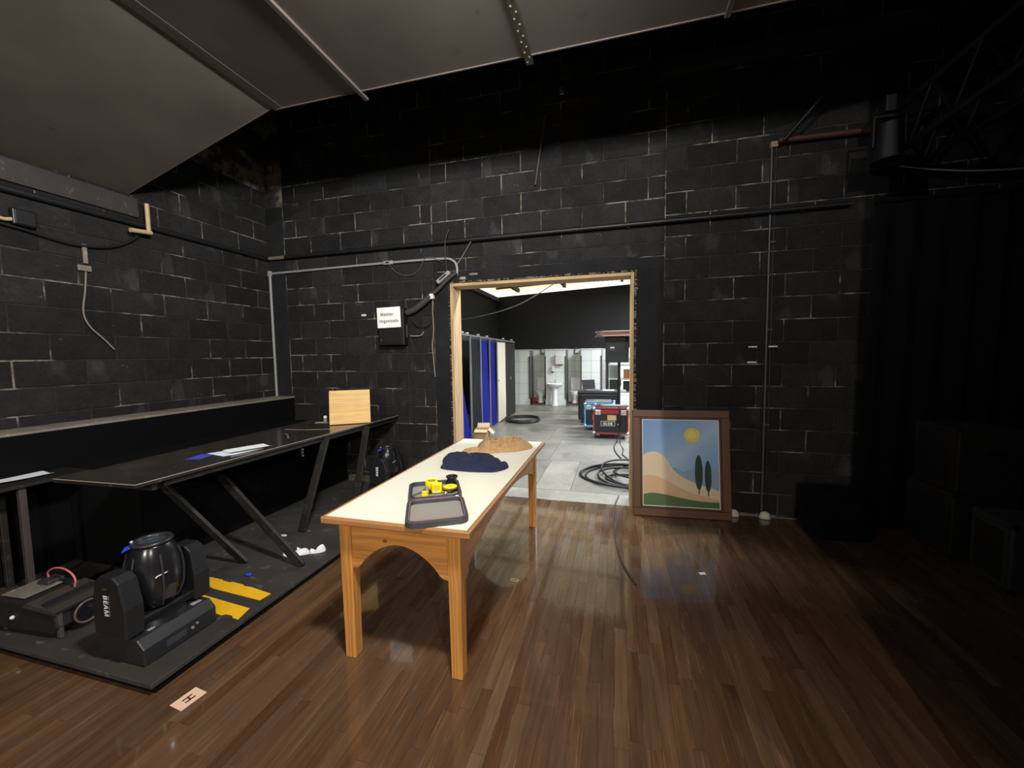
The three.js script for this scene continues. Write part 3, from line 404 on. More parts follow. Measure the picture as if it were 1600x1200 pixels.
{
  const strip = (n, l, pts, m, cat, gr) => solo(n, l, cat, uvm(extr(pts.map(([x, z]) => [x, -z]), .0012).rotateX(-Math.PI / 2).translate(0, .0604, 0)), m, gr);
  strip('tape_strip', 'yellow hazard tape strip with notched far edge on the black platform', [[-2.86, -2.05], [-2.78, -2.06], [-2.66, -2.055], [-2.65, -2.045], [-2.58, -2.04], [-2.57, -2.05], [-2.46, -2.04], [-2.45, -2.03], [-2.38, -2.03], [-2.19, -2.0], [-2.20, -1.925], [-2.62, -1.955], [-2.76, -1.985]], M.yellowTape, 'tape', 'yellow tape strips');
  strip('tape_strip', 'yellow tape strip with two dark cut-outs beside the moving head light', [[-2.68, -1.89], [-2.44, -1.868], [-2.19, -1.845], [-2.165, -1.745], [-2.21, -1.748], [-2.235, -1.765], [-2.285, -1.765], [-2.30, -1.75], [-2.385, -1.76], [-2.40, -1.775], [-2.45, -1.775], [-2.46, -1.76], [-2.66, -1.80]], M.yellowTape, 'tape', 'yellow tape strips');
  const bt = solo('blue_tape_scrap', 'small crumpled blue tape scrap on the black platform', 'tape', new THREE.IcosahedronGeometry(.026, 1).scale(1, .35, .7).translate(0, .009, 0), M.blueTape); bt.position.set(-2.53, .0607, -2.14);
  const b = thing('plastic_bag', 'twisted white plastic bag lying on the black platform', 'bag', [-2.43, .0607, -2.49], 0);
  part('body', garment([[-.10, .05], [-.02, .075], [.05, .03], [.10, -.02], [.07, -.04], [.02, -.05], [-.05, -.04], [-.02, -.01]], .030, (x, z) => Math.sin(x * 70 + z * 40) * .5 + .5, 3), M.bag, b); part('knot', garment([[.09, -.02], [.12, -.06], [.17, -.10], [.185, -.075], [.17, -.045], [.13, -.02], [.10, -.005]], .045, (x, z) => Math.sin(x * 90) * .5 + .5, 4), M.bag, b);
  const s1 = solo('paper_scrap', 'oval white scrap on the platform near the worktable leg', 'scrap', new THREE.CylinderGeometry(.03, .03, .004, 20).scale(1, 1, .5).translate(0, .002, 0), M.paper); s1.position.set(-2.80, .0604, -2.72);
  const s2 = solo('brass_scrap', 'little yellowish metal scrap at the foot of the worktable leg', 'scrap', new THREE.IcosahedronGeometry(.018, 0).scale(1.4, .5, .7).translate(0, .008, 0), M.brass); s2.position.set(-2.645, .0604, -2.83);
  const ct = print(96, 128, (x, w, h) => { x.fillStyle = '#eac2a4'; x.fillRect(0, 0, w, h); x.fillStyle = '#3a2016'; x.font = 'bold 70px sans-serif'; x.textAlign = 'center'; x.textBaseline = 'middle'; x.fillText('H', w / 2, h / 2); });
  const pc = solo('letter_card', 'small pink paper card marked with a black H on the wood floor', 'card', new THREE.BoxGeometry(.085, .11, .0012).rotateX(-Math.PI / 2), mat(0xffffff, .8, { map: ct })); pc.position.set(-1.953, .0011, -1.305); pc.rotation.y = -.12;
  const wb = solo('paper_scrap', 'small white paper scrap on the wood floor in front of the framed picture', 'scrap', new THREE.BoxGeometry(.045, .0012, .03), M.paper); wb.position.set(.60, .0011, -3.02); wb.rotation.y = .3;
  const ring = solo('rubber_band', 'pale rubber band on the wood floor beside the table', 'band', new THREE.TorusGeometry(.022, .0022, 6, 24).scale(1.3, .6, 1).rotateX(-Math.PI / 2), mat(0xb9a58a, .7)); ring.position.set(-.70, .003, -2.62);
}
// ------------------------------------------------------------------ things on the walls
{
  const b = thing('electrical_box', 'small black metal electrical box on the block wall under a white notice', 'electrical box', [-2.555, 1.735, ZB]);
  part('body', boxg(.33, .43, .10, 0, .215, .052, .008), mat(0x2b2a28, .55, { map: rep(TX.smooth, 2, 2) }), b); part('cover', boxg(.30, .40, .008, -.005, .215, .105, .003), mat(0x302f2c, .5, { map: rep(TX.smooth, 2, 2) }), b); part('screw', new THREE.CylinderGeometry(.006, .006, .004, 10).rotateX(Math.PI / 2).translate(-.13, .06, .110), M.silver, b); part('side_clip', boxg(.02, .16, .03, .178, .16, .05, .004), M.darkGrey, b);
  const sg = print(512, 384, (x, w, h) => { x.fillStyle = '#f3f3f1'; x.fillRect(0, 0, w, h); x.fillStyle = '#2c2c30'; x.font = 'bold 82px sans-serif'; x.textAlign = 'center'; x.fillText('Manter', w * .42, h * .42); x.font = 'bold 76px sans-serif'; x.fillText('Organizado', w * .50, h * .74); });
  const n = solo('paper_notice', 'white paper notice reading Manter Organizado on the black box', 'notice', sheet(.305, .235), mat(0xffffff, .8, { map: sg })); n.position.set(-2.575, 2.055, ZB + .1115); n.rotation.z = .02;
  const c = thing('wall_conduit', 'thin grey conduit along the corner and over to the doorway', 'conduit'); const z = ZB + .022;
  part('upright', rod([-4.33, 1.106, z], [-4.33, 2.66, z], .016, 10), M.greyPipe, c); part('elbow_box', boxg(.05, .07, .035, -4.33, 2.685, z, .008), M.greyPipe, c);
  part('run', rod([-4.31, 2.685, z], [-2.68, 2.70, z], .014, 10), M.greyPipe, c); const ib = part('inspection_box', boxg(.12, .045, .035, -2.61, 2.70, z, .008), M.greyPipe, c); part('slot', boxg(.045, .018, .003, -2.615, 2.70, z + .018), M.cable, ib);
  part('run', tube([[-2.55, 2.70, z], [-2.2, 2.70, z], [-1.92, 2.695, z], [-1.83, 2.685, z], [-1.765, 2.64, z], [-1.745, 2.58, z], [-1.745, 2.50, z]], .014, 50, 10), M.greyPipe, c);
  const f = thing('corrugated_duct', 'fat black corrugated duct rising from the electrical box to the doorway corner', 'duct'); const pts = [[-2.37, 2.105, ZB + .055], [-2.27, 2.14, ZB + .06], [-2.15, 2.215, ZB + .062], [-2.06, 2.285, ZB + .06]], cur = new THREE.CatmullRomCurve3(pts.map((p) => new THREE.Vector3(...p)));
  part('tube', tube(pts, .036, 30, 14), mat(0x3b3733, .6), f); for (let k = 1; k < 14; k++) { const p = cur.getPointAt(k / 14), t = cur.getTangentAt(k / 14); const g = new THREE.TorusGeometry(.036, .003, 6, 18); g.applyQuaternion(new THREE.Quaternion().setFromUnitVectors(new THREE.Vector3(0, 0, 1), t)); part('ridge', g.translate(p.x, p.y, p.z), mat(0x3b3733, .6), f); }
  part('upper_tube', tube([[-2.06, 2.285, ZB + .058], [-1.96, 2.36, ZB + .055], [-1.86, 2.45, ZB + .05], [-1.74, 2.53, ZB + .045]], .022, 30, 12), mat(0x34312e, .6), f);
  part('clamp', boxg(.05, .06, .05, -2.045, 2.275, ZB + .06, .008), M.pvcWhite, f, 'white cracked clamp'); const ub = part('connector', boxg(.19, .05, .04, 0, 0, 0, .012).rotateZ(.62).translate(-1.885, 2.475, ZB + .085), M.greyPipe, f); part('slot', boxg(.10, .018, .004, 0, 0, 0, .001).rotateZ(.62).translate(-1.885, 2.475, ZB + .1055), M.cable, ub);
  const lump = solo('mortar_lump', 'crumbled mortar lump over the corner of the doorway frame', 'mortar', new THREE.IcosahedronGeometry(.035, 0).scale(1.4, .6, .6), mat(0x9c9184, .9)); lump.position.set(-1.68, 2.462, ZB + .02);
  const lump2 = solo('mortar_lump', 'pale broken mortar flake above the doorway head', 'mortar', new THREE.IcosahedronGeometry(.035, 0).scale(2.0, .45, .5), mat(0x807668, .9)); lump2.position.set(-1.55, 2.50, ZB + .02);
  const cab = (n, l, p, r, m, k = 60) => solo(n, l, 'cable', tube(p, r, k, 6), m, undefined);
  cab('hanging_cable', 'grey cable hanging down the column beside the doorway', [[-2.045, 2.24, ZB + .04], [-2.06, 2.1, ZB + .02], [-2.055, 1.9, ZB + .018], [-2.075, 1.72, ZB + .02], [-2.065, 1.55, ZB + .02], [-2.05, 1.36, ZB + .02]], .006, mat(0x8a8070, .6));
  cab('hanging_cable', 'thin wire looping below the grey conduit', [[-2.60, 2.675, ZB + .02], [-2.53, 2.60, ZB + .02], [-2.43, 2.545, ZB + .02], [-2.3, 2.545, ZB + .02], [-2.2, 2.61, ZB + .02], [-2.12, 2.71, ZB + .045], [-2.03, 2.71, ZB + .045], [-1.93, 2.66, ZB + .02]], .004, mat(0x56524e, .6));
  cab('hanging_cable', 'short black cable loop under the corrugated duct', [[-2.33, 2.04, ZB + .03], [-2.27, 1.96, ZB + .03], [-2.2, 1.935, ZB + .03], [-2.1, 1.96, ZB + .03], [-2.06, 2.05, ZB + .03]], .006, M.cable);
  cab('hanging_cable', 'thin dark cable dropping from the electrical box down the wall', [[-2.36, 1.80, ZB + .03], [-2.33, 1.74, ZB + .02], [-2.335, 1.4, ZB + .015], [-2.34, 1.0, ZB + .015], [-2.36, .6, ZB + .015]], .005, M.cable);
  cab('loose_wire', 'bent pale wire end sticking out beside the electrical box', [[-2.35, 1.84, ZB + .03], [-2.27, 1.835, ZB + .04], [-2.2, 1.845, ZB + .04], [-2.17, 1.88, ZB + .04]], .005, M.wire, 20);
  cab('loose_wire', 'straight dark wire rising from the conduit bend', [[-1.87, 2.56, ZB + .02], [-1.865, 2.72, ZB + .07], [-1.845, 2.88, ZB + .092], [-1.82, 3.0, ZB + .05]], .006, mat(0x35322f, .6), 20);
  cab('loose_wire', 'slanting grey wire above the doorway corner', [[-1.76, 2.60, ZB + .02], [-1.66, 2.73, ZB + .02], [-1.56, 2.845, ZB + .055]], .006, mat(0x6f6c68, .6), 20);
  const pk = solo('plaster_chip', 'white plaster chip stuck on the block wall left of the notice', 'plaster', new THREE.IcosahedronGeometry(.022, 1).scale(1.8, .7, .4), M.plaster); pk.position.set(-2.98, 2.105, ZB + .008);
  const pk2 = solo('sandstone_lump', 'pale round lump at the foot of the wall near the second stage light', 'stone', new THREE.IcosahedronGeometry(.07, 2).scale(1, .8, .6), mat(0x9c8f80, .9)); pk2.position.set(-2.18, .30, ZB + .04);
}
{ // left wall bits
  const x = RX0 + .03;
  const e = thing('pipe_elbow', 'beige plastic pipe stub with elbow under the ceiling edge', 'pipe', [0, 0, 0]); part('pipe', rod([x + .06, 2.80, -2.83], [x + .06, 3.06, -2.83], .018, 12), M.beigePipe, e); part('elbow', rod([x + .06, 2.80, -2.85], [x + .06, 2.78, -2.68], .02, 12), M.beigePipe, e);
  const p = (u, y, z) => [x, y, z];
  solo('drooping_cable', 'black cable drooping along the left wall from the beige elbow', 'cable', tube([p(0, 2.79, -2.80), p(0, 2.70, -2.72), p(0, 2.60, -2.55), p(0, 2.56, -2.3), p(0, 2.6, -2.0), p(0, 2.62, -1.7), p(0, 2.6, -1.2)], .011, 60, 7), M.cable);
  const h = thing('wall_hook', 'dusty plaster hook plate with a hanging wire on the left wall', 'hook', [0, 0, 0]); part('plate', boxg(.02, .05, .09, x - .01, 2.38, -2.37, .008), M.dustLitTop, h); part('bracket', boxg(.02, .16, .03, x - .01, 2.50, -2.38, .006), M.dustLitTop, h); part('wire', tube([p(0, 2.35, -2.37), p(0, 2.2, -2.355), p(0, 2.0, -2.33), p(0, 1.9, -2.36), p(0, 1.78, -2.46), p(0, 1.7, -2.52)], .0065, 50, 6), mat(0x7d756c, .8), h);
  const s = thing('socket_box', 'dark square junction box on the left wall', 'junction box', [RX0, 2.62, -2.03]); part('body', boxg(.05, .12, .13, .025, .06, 0, .01), M.blackPlastic, s); part('cover', boxg(.008, .10, .11, .054, .06, 0, .003), mat(0x1f1f21, .4), s);
  const n = solo('pipe_stub', 'bent beige pipe end at the edge of the left wall', 'pipe', tube([p(0, 2.66, -1.98), p(0, 2.645, -1.93), p(0, 2.66, -1.86), p(0, 2.68, -1.75)], .014, 20, 8), M.beigePipe);
}
{ // rod, feet, marks right of the doorway
  const r = thing('steel_rod', 'thin upright steel rod pair fixed to the black wall right of the doorway', 'rod', [0, 0, 0]); part('rod', rod([1.352, .05, ZB + .02], [1.345, 3.44, ZB + .02], .010, 8), mat(0x4a4540, .5), r); part('rod', rod([1.385, .05, ZB + .018], [1.38, 3.44, ZB + .018], .005, 8), mat(0x2a2826, .5), r); part('top_bracket', boxg(.06, .05, .04, 1.36, 3.46, ZB + .022, .006), mat(0x8a7560, .6), r); for (const y of [.9, 1.8, 2.6]) part('saddle', boxg(.06, .02, .028, 1.366, y, ZB + .014, .003), mat(0x3a3633, .6), r);
  const lump = (l, x) => { const o = thing('plaster_lump', l, 'plaster', [x, 0, ZB + .055]); const g = new THREE.SphereGeometry(.048, 20, 12, 0, Math.PI * 2, 0, Math.PI * .62).scale(1, 1, .8); const p = g.attributes.position; for (let i = 0; i < p.count; i++) { const k = 1 + .12 * (hash(Math.round(p.getX(i) * 400), Math.round(p.getZ(i) * 400), 3) - .5); p.setXYZ(i, p.getX(i) * k, p.getY(i) * k, p.getZ(i) * k); } g.computeVertexNormals(); part('dome', g.translate(0, .018, 0), M.plaster, o); part('pad', lathe([[0, .001], [.05, .001], [.049, .008], [0, .008]], 20).scale(1, 1, .8), M.plaster, o); };
  lump('white plaster lump at the foot of the steel rod', 1.37); lump('white plaster lump peeking out behind the picture frame', 1.10);
  for (const [x, y, l] of [[1.24, 1.642, 'short white tape mark left of the steel rod, upper of two'], [1.235, 1.496, 'short white tape mark left of the steel rod, lower of two'], [1.40, 1.642, 'short white tape mark crossing just right of the steel rod']]) { const o = solo('tape_mark', l, 'tape', new THREE.BoxGeometry(.075, .013, .002), M.pvcWhite); o.position.set(x, y, ZB + .0055 + (x > 1.3 ? .03 : 0)); }
  const h = thing('wall_hook', 'small metal hook high on the back wall', 'hook', [-.56, 4.27, ZB]); part('plate', boxg(.04, .07, .01, 0, 0, .01, .003), M.metal, h); part('pin', rod([0, 0, .01], [0, -.02, .06], .006, 8), M.metal, h);
  const sr = solo('hanging_stick', 'thin dark stick leaning on the upper back wall', 'stick', rod([-.84, 3.37, ZB + .03], [-.73, 4.05, ZB + .03], .011, 8), mat(0x4a3f3a, .6)); 
  const ub = structure('trim_3', 'dark timber beam high on the back wall', 'beam'); part('beam', span(.4, RX1, 4.22, 4.34, ZB + .002, ZB + .09, .006, 'x'), M.roofDark, ub);
}
// ------------------------------------------------------------------ framed picture leaning on the wall (a plain stand-in landscape)
{
  const w = .90, h = 1.04, tilt = .155;
  const f = thing('framed_picture', 'large picture of hills and trees under blue sky in a brown wood frame', 'picture', [.605, 0, -4.045], 0); const inn = new THREE.Group(); inn.name = 'frame_body'; f.rotation.order = 'YXZ'; f.rotation.set(-tilt, 3.5 * D, 0);
  const fw = .075, art = print(512, 608, (x, W, H) => {
    const g = x.createLinearGradient(0, 0, W, H); g.addColorStop(0, '#4f82c4'); g.addColorStop(.45, '#a8c3de'); g.addColorStop(1, '#5f94d2'); x.fillStyle = g; x.fillRect(0, 0, W, H);
    x.fillStyle = '#ead44e'; x.beginPath(); x.arc(W * .66, H * .17, 52, 0, 7); x.fill(); x.fillStyle = '#f0e08a'; x.beginPath(); x.arc(W * .66, H * .17, 30, 0, 7); x.fill();
    x.fillStyle = '#8ea7bd'; x.beginPath(); x.moveTo(0, H * .62); x.bezierCurveTo(W * .2, H * .45, W * .4, H * .55, W * .55, H * .6); x.bezierCurveTo(W * .75, H * .5, W * .9, H * .52, W, H * .58); x.lineTo(W, H); x.lineTo(0, H); x.fill();
    x.fillStyle = '#e6cfae'; x.beginPath(); x.moveTo(0, H * .42); x.bezierCurveTo(W * .12, H * .34, W * .26, H * .36, W * .36, H * .52); x.bezierCurveTo(W * .5, H * .72, W * .8, H * .74, W, H * .80); x.lineTo(W, H); x.lineTo(0, H); x.fill();
    x.fillStyle = '#d8b48e'; x.beginPath(); x.moveTo(0, H * .66); x.bezierCurveTo(W * .25, H * .6, W * .45, H * .82, W * .75, H * .86); x.lineTo(W, H * .9); x.lineTo(W, H); x.lineTo(0, H); x.fill();
    x.fillStyle = '#4d6b3e'; x.beginPath(); x.moveTo(0, H * .88); x.bezierCurveTo(W * .2, H * .80, W * .5, H * .95, W, H * .93); x.lineTo(W, H); x.lineTo(0, H); x.fill();
    for (const [cx, b, r, t] of [[.74, .80, 26, .40], [.86, .82, 22, .46]]) { x.fillStyle = '#1f3d31'; x.beginPath(); x.ellipse(W * cx, H * (b + t) / 2, r, H * (b - t) / 2, 0, 0, 7); x.fill(); x.fillStyle = '#5a4630'; x.fillRect(W * cx - 4, H * b - 6, 8, 34); }
  });
  const rail = (x0, x1, y0, y1, gr, o) => part('frame_rail', span(x0, x1, y0, y1, -.02, .022, .006, gr, o), M.walnut, f);
  rail(-w / 2, w / 2, 0, fw, 'x', .3); rail(-w / 2, w / 2, h - fw, h, 'x', .9); rail(-w / 2, -w / 2 + fw, fw, h - fw, 'y', 1.4); rail(w / 2 - fw, w / 2, fw, h - fw, 'y', 2.2);
  const lip = .018, a = w / 2 - fw, b0 = fw, b1 = h - fw; for (const [x0, x1, y0, y1, g] of [[-a, a, b0, b0 + lip, 'x'], [-a, a, b1 - lip, b1, 'x'], [-a, -a + lip, b0 + lip, b1 - lip, 'y'], [a - lip, a, b0 + lip, b1 - lip, 'y']]) part('inner_slip', span(x0, x1, y0, y1, -.012, .012, .003, g), M.walnutDark, f);
  part('mount', span(-a + lip - .002, a - lip + .002, b0 + lip - .002, b1 - lip + .002, -.012, .003), M.pvcWhite, f, 'white border'); const pw2 = 2 * (a - lip) - .018, ph = b1 - b0 - 2 * lip - .018; const im = part('image', new THREE.BoxGeometry(pw2, ph, .001), mat(0xffffff, .35, { map: art }), f, 'painted hills, trees and sun'); im.position.set(0, (b0 + b1) / 2, .0042);
  part('backing', span(-a - .02, a + .02, b0 - .02, b1 + .02, -.022, -.012), mat(0x5a4a38, .9), f);
}
// ------------------------------------------------------------------ dark right corner: cabinets, truss, cables
{
  const cabinet = (l, x, z, w, h, d, turn, m, y = 0) => { const o = thing('speaker_cabinet', l, 'cabinet', [x, y, z], turn); part('body', boxg(w, h, d, 0, h / 2, 0, .012), m, o); part('front_baffle', boxg(.012, h - .06, d - .06, -w / 2 - .003, h / 2, 0, .004), m, o); part('grille', boxg(.004, h - .12, d - .12, -w / 2 - .011, h / 2, 0, .002), M.darkGrey, o); for (const s of [-1, 1]) part('corner_guard', boxg(.03, .03, .03, -w / 2 + .01, s > 0 ? h - .012 : .016, d / 2 - .01, .006), M.blackPlastic, o); part('handle', boxg(.10, .03, .012, .02, h * .65, d / 2 + .004, .005), M.blackPlastic, o); return o; };
  cabinet('grey cabinet standing on the floor of the dark corner, lower of two stacked', 2.64, -3.90, .42, .50, .46, .06, M.boxGrey);
  cabinet('grey cabinet stacked on top of another in the dark corner', 2.66, -3.90, .40, .50, .44, .03, M.boxGrey, .5008);
  cabinet('low dark blue-grey cabinet in front of the stacked pair', 2.70, -3.36, .46, .46, .36, -.08, M.boxBlue);
  const b = thing('leaning_board', 'pale board leaning in the dark corner at the edge of the wall', 'board', [2.95, 0, -2.95], .5); part('board', boxg(.5, .6, .018, 0, .3, 0, .003, 'x').rotateX(-.35).translate(0, .004, 0), M.boxLight, b); part('batten', boxg(.5, .03, .02, 0, .55, -.019, .003, 'x').rotateX(-.35).translate(0, .004, 0), M.boxLight, b);
  // lighting truss coming out from the wall at right
  const t = thing('lighting_truss', 'black lattice lighting truss hanging at the upper right', 'truss', [0, 0, 0]); const X0 = 2.1, X1 = 2.42, Y0 = 3.13, Y1 = 3.46, zA = -4.2, zB2 = -1.2;
  for (const x of [X0, X1]) for (const y of [Y0, Y1]) part('chord', rod([x, y, zA], [x, y, zB2], .026, 10), M.truss, t);
  for (let k = 0; k < 7; k++) { const z = zA + .05 + k * .4, z2 = z + .2, z3 = z + .4; for (const x of [X0, X1]) { part('brace', rod([x, Y0, z], [x, Y1, z2], .012, 7), M.truss, t); part('brace', rod([x, Y1, z2], [x, Y0, z3], .012, 7), M.truss, t); } part('brace', rod([X0, Y1, z], [X1, Y1, z2], .012, 7), M.truss, t); }
  for (const z of [zA + .02, zB2 - .02]) for (const [a, c] of [[[X0, Y0], [X1, Y0]], [[X0, Y1], [X1, Y1]], [[X0, Y0], [X0, Y1]], [[X1, Y0], [X1, Y1]]]) part('end_frame', rod([a[0], a[1], z], [c[0], c[1], z], .02, 8), M.truss, t);
  for (const z of [-3.8, -1.5]) part('hanger', rod([2.26, Y1, z], [2.26, RH, z], .008, 6), M.truss, t);
  const s = thing('hung_spotlight', 'black spotlight clamped under the lattice truss', 'stage light', [1.95, 3.0, -3.72]); part('clamp', boxg(.07, .12, .05, 0, .42, 0, .01), M.truss, s); part('yoke', boxg(.2, .02, .04, 0, .33, 0, .006), M.truss, s); part('yoke_side', boxg(.015, .22, .04, -.1, .22, 0, .005), M.truss, s); part('yoke_side', boxg(.015, .22, .04, .1, .22, 0, .005), M.truss, s); part('can', new THREE.CylinderGeometry(.075, .095, .26, 24).translate(0, .14, 0), M.truss, s); part('rim', new THREE.TorusGeometry(.095, .008, 8, 28).rotateX(Math.PI / 2).translate(0, .012, 0), M.truss, s);
  const rp = solo('cross_pipe', 'pipe between the steel rod and the truss, red light put into its brown colour', 'pipe', rod([1.38, 3.475, ZB + .06], [2.08, 3.46, ZB + .06], .024, 12), mat(0x4a2a1c, .5));  // red light on this pipe is put into its colour
  const br = solo('diagonal_stay', 'thin dark stay slanting up from the top of the steel rod', 'stay', rod([1.40, 3.44, ZB + .13], [1.85, 3.95, -3.95], .014, 8), M.truss);
  solo('drooping_cable', 'thin pale cable drooping off the end of the truss', 'cable', tube([[2.25, 3.11, -4.12], [2.45, 3.05, -4.1], [2.75, 2.98, -4.05], [3.2, 2.95, -4.0], [3.8, 3.0, -3.9], [4.6, 3.2, -3.8]], .007, 40, 6), M.wire);
  // unseen curtain wing that darkens the right side, made tall to block a lamp
  const cw = thing('stage_curtain', 'black stage wing curtain out of view, made tall to block a lamp', 'curtain', [0, 0, 0]); const P = [], I = [], n = 160, x0 = 1.49, x1 = 5.5; for (let i = 0; i <= n; i++) { const x = x0 + (x1 - x0) * i / n, z = -1.0 + .05 * Math.sin(i * .55); for (const [y, dz] of [[.01, 0], [4.3, 0], [4.3, .006], [.01, .006]]) P.push(x, y, z + dz); }
  for (let i = 0; i < n; i++) for (let k = 0; k < 4; k++) { const a = i * 4 + k, b2 = i * 4 + (k + 1) % 4; I.push(a, b2, a + 4, b2, b2 + 4, a + 4); } const cg = new THREE.BufferGeometry(); cg.setAttribute('position', new THREE.Float32BufferAttribute(P, 3)); cg.setIndex(I); cg.computeVertexNormals(); const cm = mat(0x0c0c0d, .95); cm.side = THREE.DoubleSide; part('drape', cg, cm, cw); part('rail', rod([1.45, 4.32, -1.0], [5.55, 4.32, -1.0], .02, 10), M.truss, cw);
  const fc = thing('flight_case', 'tall black flight case standing in front of the stage curtain', 'case', [1.55, 0, -.70]); part('body', boxg(.76, 1.18, .45, 0, .67, 0, .01), M.casePly, fc); part('lid_band', boxg(.77, .03, .46, 0, 1.05, 0, .004), M.silver, fc); for (const x of [-.3, .3]) for (const z of [-.16, .16]) part('castor', new THREE.CylinderGeometry(.04, .04, .03, 16).rotateZ(Math.PI / 2).translate(x, .04, z), M.blackPlastic, fc);
}
{ // black drape and bundle added to make the right end of the wall dark
  const d = thing('added_drape', 'black cloth drape added to darken the right end of the back wall', 'drape', [0, 0, 0]); const P = [], I = [], n = 150, x0 = 2.10, x1 = 5.5; for (let i = 0; i <= n; i++) { const x = x0 + (x1 - x0) * i / n, z = ZB + .06 + .022 * Math.sin(i * .7) + .008 * Math.sin(i * 2.3); for (const [y, dz, dx] of [[.01, 0, -.03], [2.84, 0, .05], [2.84, -.008, .05], [.01, -.008, -.03]]) P.push(x + dx * (1 - i / n), y, z + dz); }
  for (let i = 0; i < n; i++) for (let k = 0; k < 4; k++) { const a = i * 4 + k, b2 = i * 4 + (k + 1) % 4; I.push(a, a + 4, b2, b2, a + 4, b2 + 4); } const g = new THREE.BufferGeometry(); g.setAttribute('position', new THREE.Float32BufferAttribute(P, 3)); g.setIndex(I); g.computeVertexNormals(); const m = mat(0x060607, .97); m.side = THREE.DoubleSide; part('cloth', g, m, d); part('batten', rod([2.12, 2.86, ZB + .06], [5.5, 2.86, ZB + .06], .014, 8), M.blackPipe, d);
  const b = thing('added_bundle', 'black cloth bundle added on the floor to darken the foot of the wall', 'cloth', [1.86, .0005, -4.02]); part('bundle', garment([[-.22, -.16], [.2, -.16], [.22, .0], [.2, .17], [0, .2], [-.21, .18], [-.23, 0]], .33, (x, z) => .5 + .3 * Math.sin(x * 22 + 2) * Math.cos(z * 18), 12), m, b);
}
// ------------------------------------------------------------------ lamps of the hall (behind and above the camera)
LAMPS.forEach(([x, y, z, cd, col], i) => {
  const l = thing('pendant_lamp', ['bare bulb lamp hanging from the roof beside the stage curtain', 'bare bulb lamp hanging at the end of the hall opposite the doorway'][i], 'lamp', [x, y, z], 0, undefined); const top = (x > CXR ? RH : CY) - y;
  part('cord', rod([0, .10, 0], [0, top - .02, 0], .005, 6), M.cable, l); part('rose', lathe([[0, top - .03], [.045, top - .025], [.05, top - .001], [0, top - .001]], 20), M.pvcWhite, l); part('socket', lathe([[0, .05], [.018, .05], [.02, .06], [.02, .095], [.012, .11], [0, .11]], 18), M.blackPlastic, l);
  part('bulb', new THREE.SphereGeometry(.05, 24, 16), glow(col, 6), l); const p = new THREE.PointLight(col, cd, 0, 2); p.castShadow = true; p.shadow.radius = 2.4; p.shadow.mapSize.set(1024, 1024); p.name = 'bulb_light'; l.add(p);
});
{
  const l = thing('flood_light', 'flat LED flood light hung from the board ceiling in front of the table', 'lamp', FLOOD.at); l.lookAt(...FLOOD.aim); const up = new THREE.Vector3(0, CY - FLOOD.at[1], 0).applyQuaternion(l.quaternion.clone().invert());
  part('housing', boxg(FLOOD.w + .04, FLOOD.h + .04, .05, 0, 0, -.028, .01), M.blackPlastic, l); part('glass', boxg(FLOOD.w, FLOOD.h, .003, 0, 0, -.001), glow(FLOOD.col, 8), l); part('hanger', rod([0, .05, -.06], [up.x, up.y, up.z], .01, 8), M.blackPlastic, l); part('bracket', boxg(.1, .02, .05, 0, .05, -.07, .004), M.blackPlastic, l); part('added_barn_door', boxg(.004, .40, .30, 0, -.22, .15).rotateY(-.10).translate(-FLOOD.w / 2 - .024, 0, .002), M.blackFlat, l); part('added_barn_door', boxg(.004, FLOOD.h + .06, .18, 0, 0, .09).rotateY(1.1).translate(FLOOD.w / 2 + .024, 0, .002), M.blackFlat, l);  // barn doors added to the unseen flood; the long one darkens the right side
  const a = new THREE.RectAreaLight(FLOOD.col, FLOOD.it, FLOOD.w, FLOOD.h); a.position.set(0, 0, .004); a.rotation.y = Math.PI; a.name = 'flood_area'; l.add(a);
}
